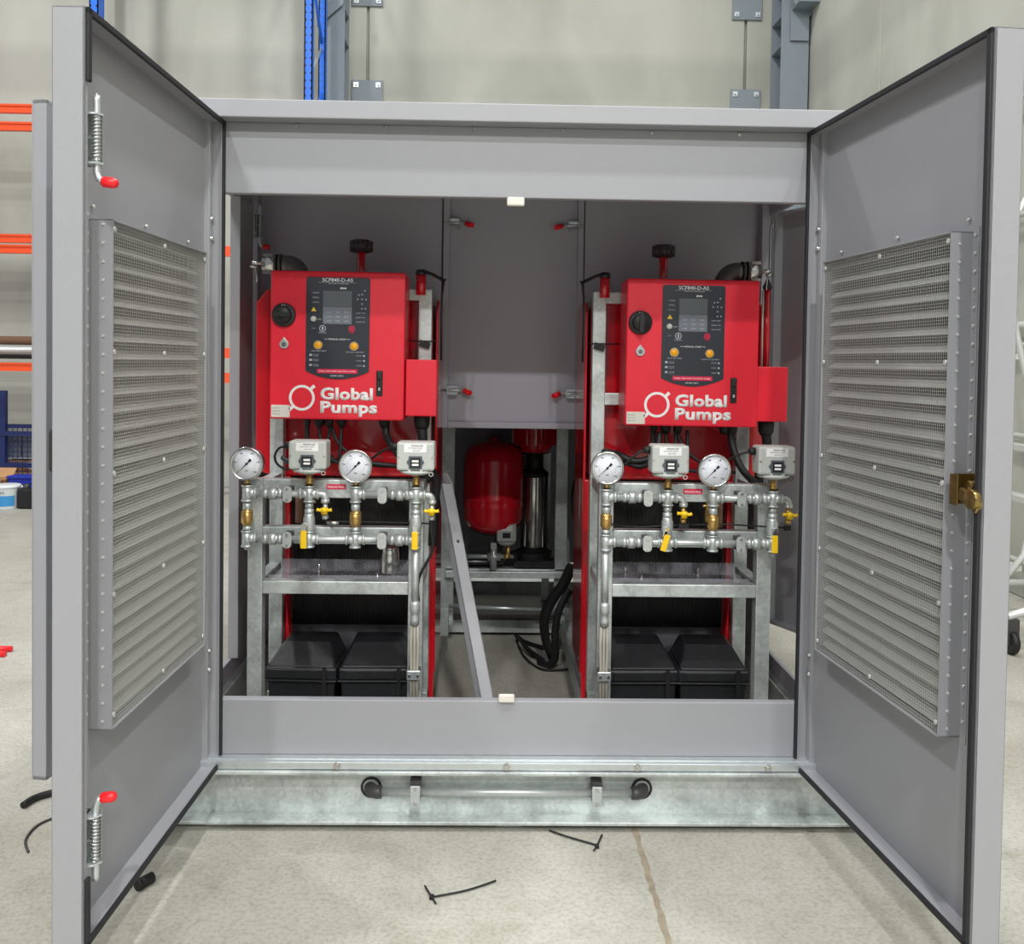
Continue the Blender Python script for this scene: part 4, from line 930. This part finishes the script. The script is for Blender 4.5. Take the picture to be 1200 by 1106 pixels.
for x, w_ in ((.262, .062), (-.33, .07)): obj('post', B((x, 1.86, .10), (x+w_, 1.92, 1.55)), 'galv', ps, bev=.003)
obj('post', B((-.385, 1.55, .12), (-.335, 1.60, 1.5)), 'greyd', ps, bev=.003); obj('post', B((.215, 2.2, .1), (.255, 2.24, 1.55)), 'galv', ps)
for x in (-.36, .30): obj('anchor_plate', B((x-.03, 1.80, .10), (x+.10, 1.98, .112)), 'galv', ps); obj('angle_cleat', B((x, 1.55, .12), (x+.09, 1.62, .26)), 'galv', ps)
dk = MB().box((-.28, 1.9, .10), (.30, 2.3, .13)); obj('drip_tray', dk, 'cast', ps)
obj('lower_rail', MB().tube([(-.29, 1.8, .20), (.30, 1.8, .18)], .01, 8), 'zinc', ps)
sm = empty('suction_manifold', 'small pipe cross with a grey pressure switch under the red tank', 'manifold', (0, 1.85, 0))
obj('header_pipe', MB().tube([(-.26, 0, .445), (.06, 0, .445)], .012, 12), 'pipe', sm); obj('header_pipe', MB().tube([(-.26, .02, .415), (-.05, .02, .415)], .011, 12), 'pipe', sm)
obj('cross_fitting', MB().tube([(-.055, -.01, .50), (-.055, -.01, .38)], .018, 12).tube([(-.085, -.01, .445), (-.02, -.01, .445)], .021, 12).lathe([(.026, -.01), (.026, .01)], (-.055, 0, .445), 'y', 12).box((-.07, -.03, .49), (-.04, .01, .52)), 'pipe', sm)
obj('brass_elbow', MB().tube([(.0, -.01, .445), (.02, -.01, .445), (.02, -.01, .51)], .013, 10), 'brass', sm)
obj('pump_port', MB().lathe([(.035, .03), (.035, .05), (.02, .055), (.02, .10)], (.06, 0, .445), 'x', 16) if False else MB().tube([(.035, 0, .445), (.075, .05, .445)], .028, 14), 'black', sm)
sw = obj('pressure_switch', B((-.04, -.05, .53), (.06, .0, .62)), 'swgrey', sm, bev=.006); obj('window_bezel', B((-.01, -.053, .55), (.03, -.049, .577)), 'ink', sw); obj('rating_label', B((-.022, -.0515, .587), (.04, -.049, .61)), 'white', sw)
obj('diaphragm', MB().lathe([(.012, .505), (.03, .51), (.045, .52), (.045, .53)], (.01, -.02, 0), 'z', 20), 'swgrey', sw)
hs = obj('rubber_hose', MB().tube(smooth([(.48, 1.9, .98), (.42, 1.86, .92), (.36, 1.8, .84), (.35, 1.75, .72), (.37, 1.75, .64), (.44, 1.8, .62), (.50, 1.8, .61)], 6), .016, 10), 'black'); tag(hs, 'black hose looping down right of the vertical pump', 'hose')
vl = empty('outlet_pipe', 'dark valve and pipe standing behind the black hose loop', 'pipe', (0, 0, 0))
obj('valve_body', MB().lathe([(.04, .45), (.05, .46), (.05, .50), (.035, .52), (.035, .58), (.045, .60), (.03, .63)], (.44, 1.85, 0)), 'cast', vl); obj('pipe', MB().tube([(.44, 1.85, .16), (.44, 1.85, .47)], .035, 14), 'cast', vl)

# leaning cut-off channel
A0, A1 = Vector((-.045, .12, .21)), Vector((-.236, .60, .985))
d = (A1-A0); L = d.length; d.normalize(); sx_ = Vector((1, 0, 0)); sx_ = (sx_-d*sx_.dot(d)).normalized(); n_ = sx_.cross(d)
ls = MB().box((-.024, -.002, 0), (.024, .001, L)).prism([(-.002, 0), (.05, 0), (.05, L+.07), (.025, L+.06), (-.002, L)], .021, .024, 'yz').box((-.024, -.002, 0), (-.021, .03, L))
twist = Matrix.Rotation(math.radians(-30), 4, 'Z')
o = obj('metal_channel', ls, 'grey'); Rm = Matrix((( sx_.x, -n_.x, d.x, A0.x), (sx_.y, -n_.y, d.y, A0.y), (sx_.z, -n_.z, d.z, A0.z), (0, 0, 0, 1)))
if n_.y > 0: Rm = Matrix(((sx_.x, n_.x, d.x, A0.x), (sx_.y, n_.y, d.y, A0.y), (sx_.z, n_.z, d.z, A0.z), (0, 0, 0, 1)))
Rm = Rm @ (twist if n_.y > 0 else twist.inverted())
o.data.transform(Rm); tag(o, 'loose grey folded channel leaning diagonally in the middle aisle', 'channel')
obj('rivet_hole', MB().lathe([(.006, -.0035), (.006, -.001)], (0, 0, L*.75), 'y', 12), 'cast', o).data.transform(Rm)

# black webbing strap hanging to the floor on the right of the aisle
st = empty('webbing_strap', 'crumpled black webbing strap hanging beside the right engine unit', 'strap', (0, 0, 0))
def ribbon(pts, w, th=.003, tw=0):
    pts = smooth(pts, 6); m = MB(); vs = []
    for i, p_ in enumerate(pts):
        t = (pts[min(i+1, len(pts)-1)]-pts[max(0, i-1)]).normalized(); a = tw*i/len(pts)
        side = t.cross(Vector((math.sin(a), math.cos(a), .1))).normalized(); nn = side.cross(t).normalized()
        for u, v in ((-1, -1), (1, -1), (1, 1), (-1, 1)): vs.append(p_+side*w/2*u+nn*th/2*v)
    fs = [(4*i+k, 4*i+(k+1) % 4, 4*i+4+(k+1) % 4, 4*i+4+k) for i in range(len(pts)-1) for k in range(4)]+[(3, 2, 1, 0), tuple(4*(len(pts)-1)+k for k in range(4))]
    return m.add(vs, fs, True)
obj('strap_band', ribbon([(.31, 1.35, .52), (.27, 1.38, .42), (.225, 1.42, .34), (.19, 1.46, .24), (.20, 1.5, .12), (.235, 1.48, .03)], .05, .003, .8), 'black', st)
obj('strap_band', ribbon([(.30, 1.36, .40), (.25, 1.36, .30), (.235, 1.38, .18), (.24, 1.42, .06), (.20, 1.45, .012), (.16, 1.5, .008)], .035, .003, .4), 'black', st)
obj('strap_tail', ribbon([(.20, 1.5, .012), (.12, 1.62, .035), (.08, 1.75, .05), (.07, 1.85, .03), (.12, 1.8, .01), (.2, 1.72, .01)], .03, .003, 1.2), 'black', st)
obj('strap_tail', MB().tube(smooth([(.07, 1.85, .01), (.10, 1.6, .01), (.17, 1.42, .01), (.26, 1.40, .012), (.33, 1.42, .012)]), .005, 6), 'black', st)

# ------------------------------------------------------------------ things on the floor
def tie(pts, head, label):
    o = obj('cable_tie', MB().tube(smooth(pts), .0027, 6).box((head[0]-.006, head[1]-.008, 0), (head[0]+.006, head[1]+.008, .008)), 'black'); tag(o, label, 'cable tie')
    return o
t1 = tie([(-.213, -.40, .004), (-.12, -.37, .005), (-.04, -.325, .006)], (-.213, -.40), 'cut black cable tie on the floor, straight one lower in the picture')
obj('tie_tail', MB().tube([(-.235, -.35, .005), (-.213, -.40, .005), (-.20, -.43, .005)], .0028, 6), 'black', t1)
t2 = tie([(.125, -.05, .005), (.18, -.09, .006), (.262, -.135, .005)], (.262, -.14), 'cut black cable tie on the floor close to the skid')
obj('tie_tail', MB().tube([(.25, -.165, .005), (.262, -.14, .005), (.285, -.075, .005)], .0028, 6), 'black', t2)
pg = obj('rubber_plug', MB().tube([(-1.012, -.37, .016), (-.985, -.33, .016)], .015, 14).tube([(-1.012, -.37, .016), (-1.006, -.361, .016)], .0165, 14), 'black'); tag(pg, 'small black rubber plug on the floor beside the left front door', 'plug')
h1 = obj('hose_offcut', MB().tube(smooth([(-1.547, .078, .012), (-1.532, .13, .012), (-1.47, .176, .012), (-1.36, .19, .012)]), .011, 10), 'black'); tag(h1, 'short black hose offcut on the floor left of the doors', 'hose')
h2 = obj('wire_offcut', MB().tube(smooth([(-1.398, -.183, .004), (-1.441, -.113, .004), (-1.446, -.028, .004), (-1.403, .025, .004), (-1.34, .03, .004)]), .004, 6), 'cast'); tag(h2, 'thin curled grey wire offcut on the floor at the left', 'wire')
for i, (x, y, mt, lb) in enumerate(((-1.345, -.10, 'brown', 'tiny brown chip on the floor near the wire offcut'), (-1.315, -.12, 'cast', 'tiny dark chip on the floor beside the brown chip'))):
    o = obj('debris_chip', MB().box((x-.012, y-.007, 0), (x+.012, y+.007, .008), (0, 0, .6)), mt, bev=.002); tag(o, lb, 'debris')
rt = empty('red_clamp', 'red handled tool lying on the floor at the far left', 'tool', (-2.46, 1.58, 0))
obj('handle', MB().tube([(-.25, .0, .012), (.0, .05, .015), (.06, .06, .012)], [.012, .016, .014], 8), 'redp', rt); obj('handle', MB().tube([(-.25, -.02, .012), (.0, -.02, .015), (.07, -.02, .012)], [.012, .016, .015], 8), 'redp', rt)
obj('jaw', B((-.33, -.04, 0), (-.22, .02, .02)), 'cast', rt, bev=.003)
cp = obj('paper_scrap', MB().prism([(-2.75, 2.5), (-2.62, 2.54), (-2.60, 2.42)], .001, .004, 'xy'), 'ofw'); tag(cp, 'small pale paper scrap on the floor at the far left', 'paper')
